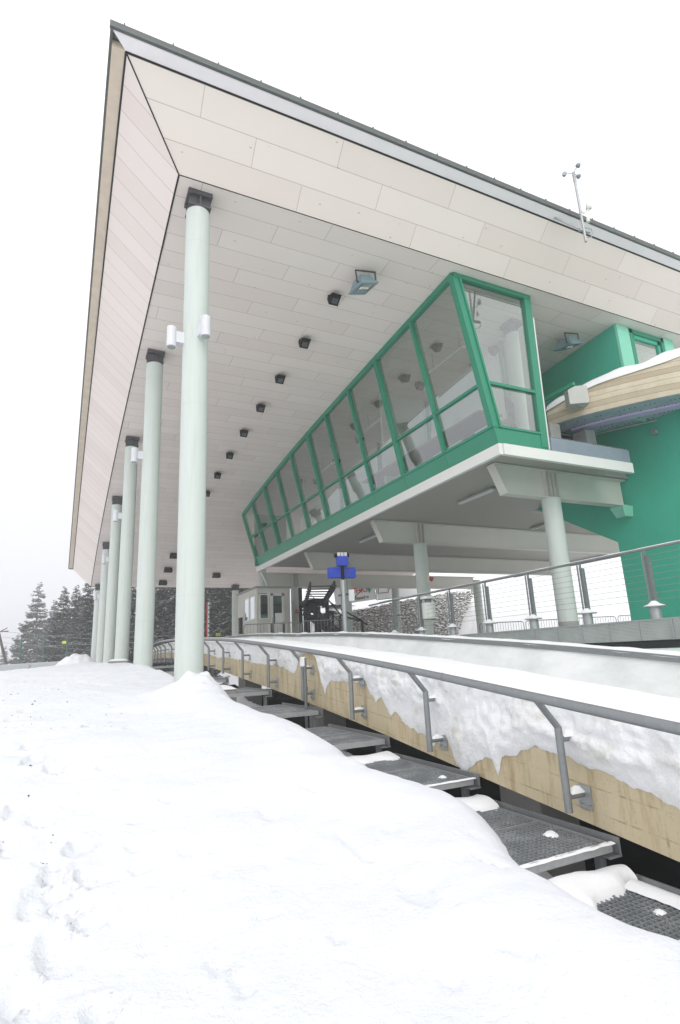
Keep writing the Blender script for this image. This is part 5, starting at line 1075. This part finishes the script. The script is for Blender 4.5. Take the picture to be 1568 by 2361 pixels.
def tree(px, ytop, D, k, rz, label, grp, sc=None):
    if px < 150: D += 14
    tp = at(px, ytop, D=D); zb0 = pw(ZG, tp.y)-.3 if tp.x < 9 else hz_(tp.x, tp.y)-.2
    H = (14, 15, 14)[k]; sc = (tp.z-zb0)/H
    if not used[k]: o_ = PR[k]; used[k] = True; o_.location = (tp.x, tp.y, zb0); o_.rotation_euler = (0, 0, rz); tag(o_, label, 'tree', grp)
    else: o_ = dup(PR[k], (tp.x, tp.y, zb0), rz, label, grp); o_['category'] = 'tree'
    o_.scale = (max(sc, .5), max(sc, .5), sc)
G1 = 'snow dusted spruces beyond the guard rail'
TL = [(92, 1343, 56, 0, 0.4, 'thin see-through spruce standing apart at left, its top clear against the sky'), (42, 1462, 60, 0, 2.2, 'small spruce at the far left beside the leaning pole'), (150, 1355, 50, 1, 1.1, 'dense dark spruce second from left, touching the roof corner'), (178, 1352, 54, 1, 3.3, 'dark spruce directly below the left roof corner'), (205, 1330, 48, 2, .2, 'dark spruce crossing behind the last column of the outer row'),
      (240, 1320, 52, 1, 4.4, 'dark spruce seen between the fifth and fourth columns'), (270, 1300, 50, 2, 5.2, 'dark spruce seen between the fourth and third columns'), (310, 1310, 46, 1, .9, 'dark spruce seen between the third and second columns'), (385, 1290, 44, 1, 2.0, 'snowy spruce behind the gap left of the nearest column'), (350, 1300, 52, 2, 3.0, 'spruce standing behind the second column'), (410, 1310, 50, 2, 4.0, 'spruce close behind the left edge of the nearest column'),
      (455, 1290, 47, 1, 3.7, 'spruce standing behind the nearest column'), (492, 1290, 44, 2, 1.5, 'open spruce just right of the nearest column'), (525, 1280, 48, 2, 2.6, 'spruce left of the far end column'), (548, 1285, 45, 1, .5, 'spruce behind the far end column by the booth'), (590, 1300, 50, 1, 1.9, 'spruce rising behind the booth roof'), (128, 1385, 53, 2, 2.9, 'spruce filling the gap between the thin spruce and the dense dark ones'), (190, 1400, 46, 1, 5.0, 'lower front spruce just left of the outer column row'), (165, 1440, 45, 1, 2.2, 'shortest front spruce above the guard rail left of the snow pile'), (12, 1490, 62, 0, 1, 'tiny spruce at the very left edge behind the pole')]
for a in TL: tree(*a, G1)
for i, (px, yt, D) in enumerate(((775, 1393, 44), (762, 1405, 40), (600, 1380, 46))): tree(px, yt, D, 0, i*1.3, ['small snowy spruce on the hillside right of the black staircase', 'small spruce on the hillside behind the black staircase', 'spruce on the slope hidden behind the booth'][i], 'small spruces on the hillside')
# distant wood beyond the spruces
# ------------------------------------------------------------------ air, sky, light
s = MB(); s.box((20, 55, 10), (260, 240, 44)); hb = s.build('haze', M['dark']); tag(hb, 'pale winter fog', None, None, 'stuff')
hm = bpy.data.materials.new('haze'); hm.use_nodes = True; nt = hm.node_tree; nt.nodes.clear(); o_ = nt.nodes.new('ShaderNodeOutputMaterial'); pv = nt.nodes.new('ShaderNodeVolumePrincipled'); pv.inputs['Color'].default_value = (.97, .98, 1, 1); pv.inputs['Density'].default_value = .0030; pv.inputs['Anisotropy'].default_value = .2; nt.links.new(pv.outputs[0], o_.inputs['Volume']); hb.data.materials.clear(); hb.data.materials.append(hm)
w = bpy.data.worlds.new('World'); scn.world = w; w.use_nodes = True; nt = w.node_tree; nt.nodes.clear()
out = nt.nodes.new('ShaderNodeOutputWorld'); sky = nt.nodes.new('ShaderNodeTexSky'); sky.sky_type = 'NISHITA'; sky.sun_disc = False; sky.sun_elevation = R(38); sky.sun_rotation = R(200); sky.dust_density = 5
hs = nt.nodes.new('ShaderNodeHueSaturation'); hs.inputs['Saturation'].default_value = .15; nt.links.new(sky.outputs[0], hs.inputs['Color']); b1 = nt.nodes.new('ShaderNodeBackground'); b1.inputs[1].default_value = .05; nt.links.new(hs.outputs[0], b1.inputs[0])
tc = nt.nodes.new('ShaderNodeTexCoord'); sx = nt.nodes.new('ShaderNodeSeparateXYZ'); nt.links.new(tc.outputs['Generated'], sx.inputs[0]); rp_ = nt.nodes.new('ShaderNodeValToRGB'); rp_.color_ramp.elements[0].position = 0; rp_.color_ramp.elements[0].color = (.56, .57, .61, 1); rp_.color_ramp.elements[1].position = .72; rp_.color_ramp.elements[1].color = (1, 1, 1, 1)
nt.links.new(sx.outputs[2], rp_.inputs[0]); b2 = nt.nodes.new('ShaderNodeBackground'); b2.inputs[1].default_value = 1.15; mr = nt.nodes.new('ShaderNodeMapRange'); mr.interpolation_type = 'SMOOTHSTEP'; mr.inputs['From Min'].default_value = .25; mr.inputs['From Max'].default_value = -.7; nt.links.new(sx.outputs[1], mr.inputs['Value'])
mc = nt.nodes.new('ShaderNodeMix'); mc.data_type = 'RGBA'; mc.inputs[7].default_value = (.88, .87, .86, 1); nt.links.new(mr.outputs[0], mc.inputs[0]); nt.links.new(rp_.outputs[0], mc.inputs[6]); nt.links.new(mc.outputs[2], b2.inputs[0]); ad = nt.nodes.new('ShaderNodeAddShader'); nt.links.new(b1.outputs[0], ad.inputs[0]); nt.links.new(b2.outputs[0], ad.inputs[1]); nt.links.new(ad.outputs[0], out.inputs[0])
sd = bpy.data.lights.new('sun', 'SUN'); sd.energy = .6; sd.angle = R(25); sd.color = (1, .97, .93); so = bpy.data.objects.new('sun', sd); COL.objects.link(so); so.rotation_euler = (R(52), 0, R(-20))
scn.view_settings.view_transform = 'Standard'; scn.view_settings.look = 'None'; scn.view_settings.gamma = 1; scn.view_settings.exposure = .02
cy_ = scn.cycles; cy_.use_denoising = True; cy_.max_bounces = 12; cy_.diffuse_bounces = 8; cy_.transparent_max_bounces = 24; cy_.volume_bounces = 1; cy_.use_adaptive_sampling = True; cy_.adaptive_threshold = .02
try: cy_.denoiser = 'OPENIMAGEDENOISE'
except Exception: pass
for o_ in COL.objects:
    if '_l' in o_: del o_['_l']
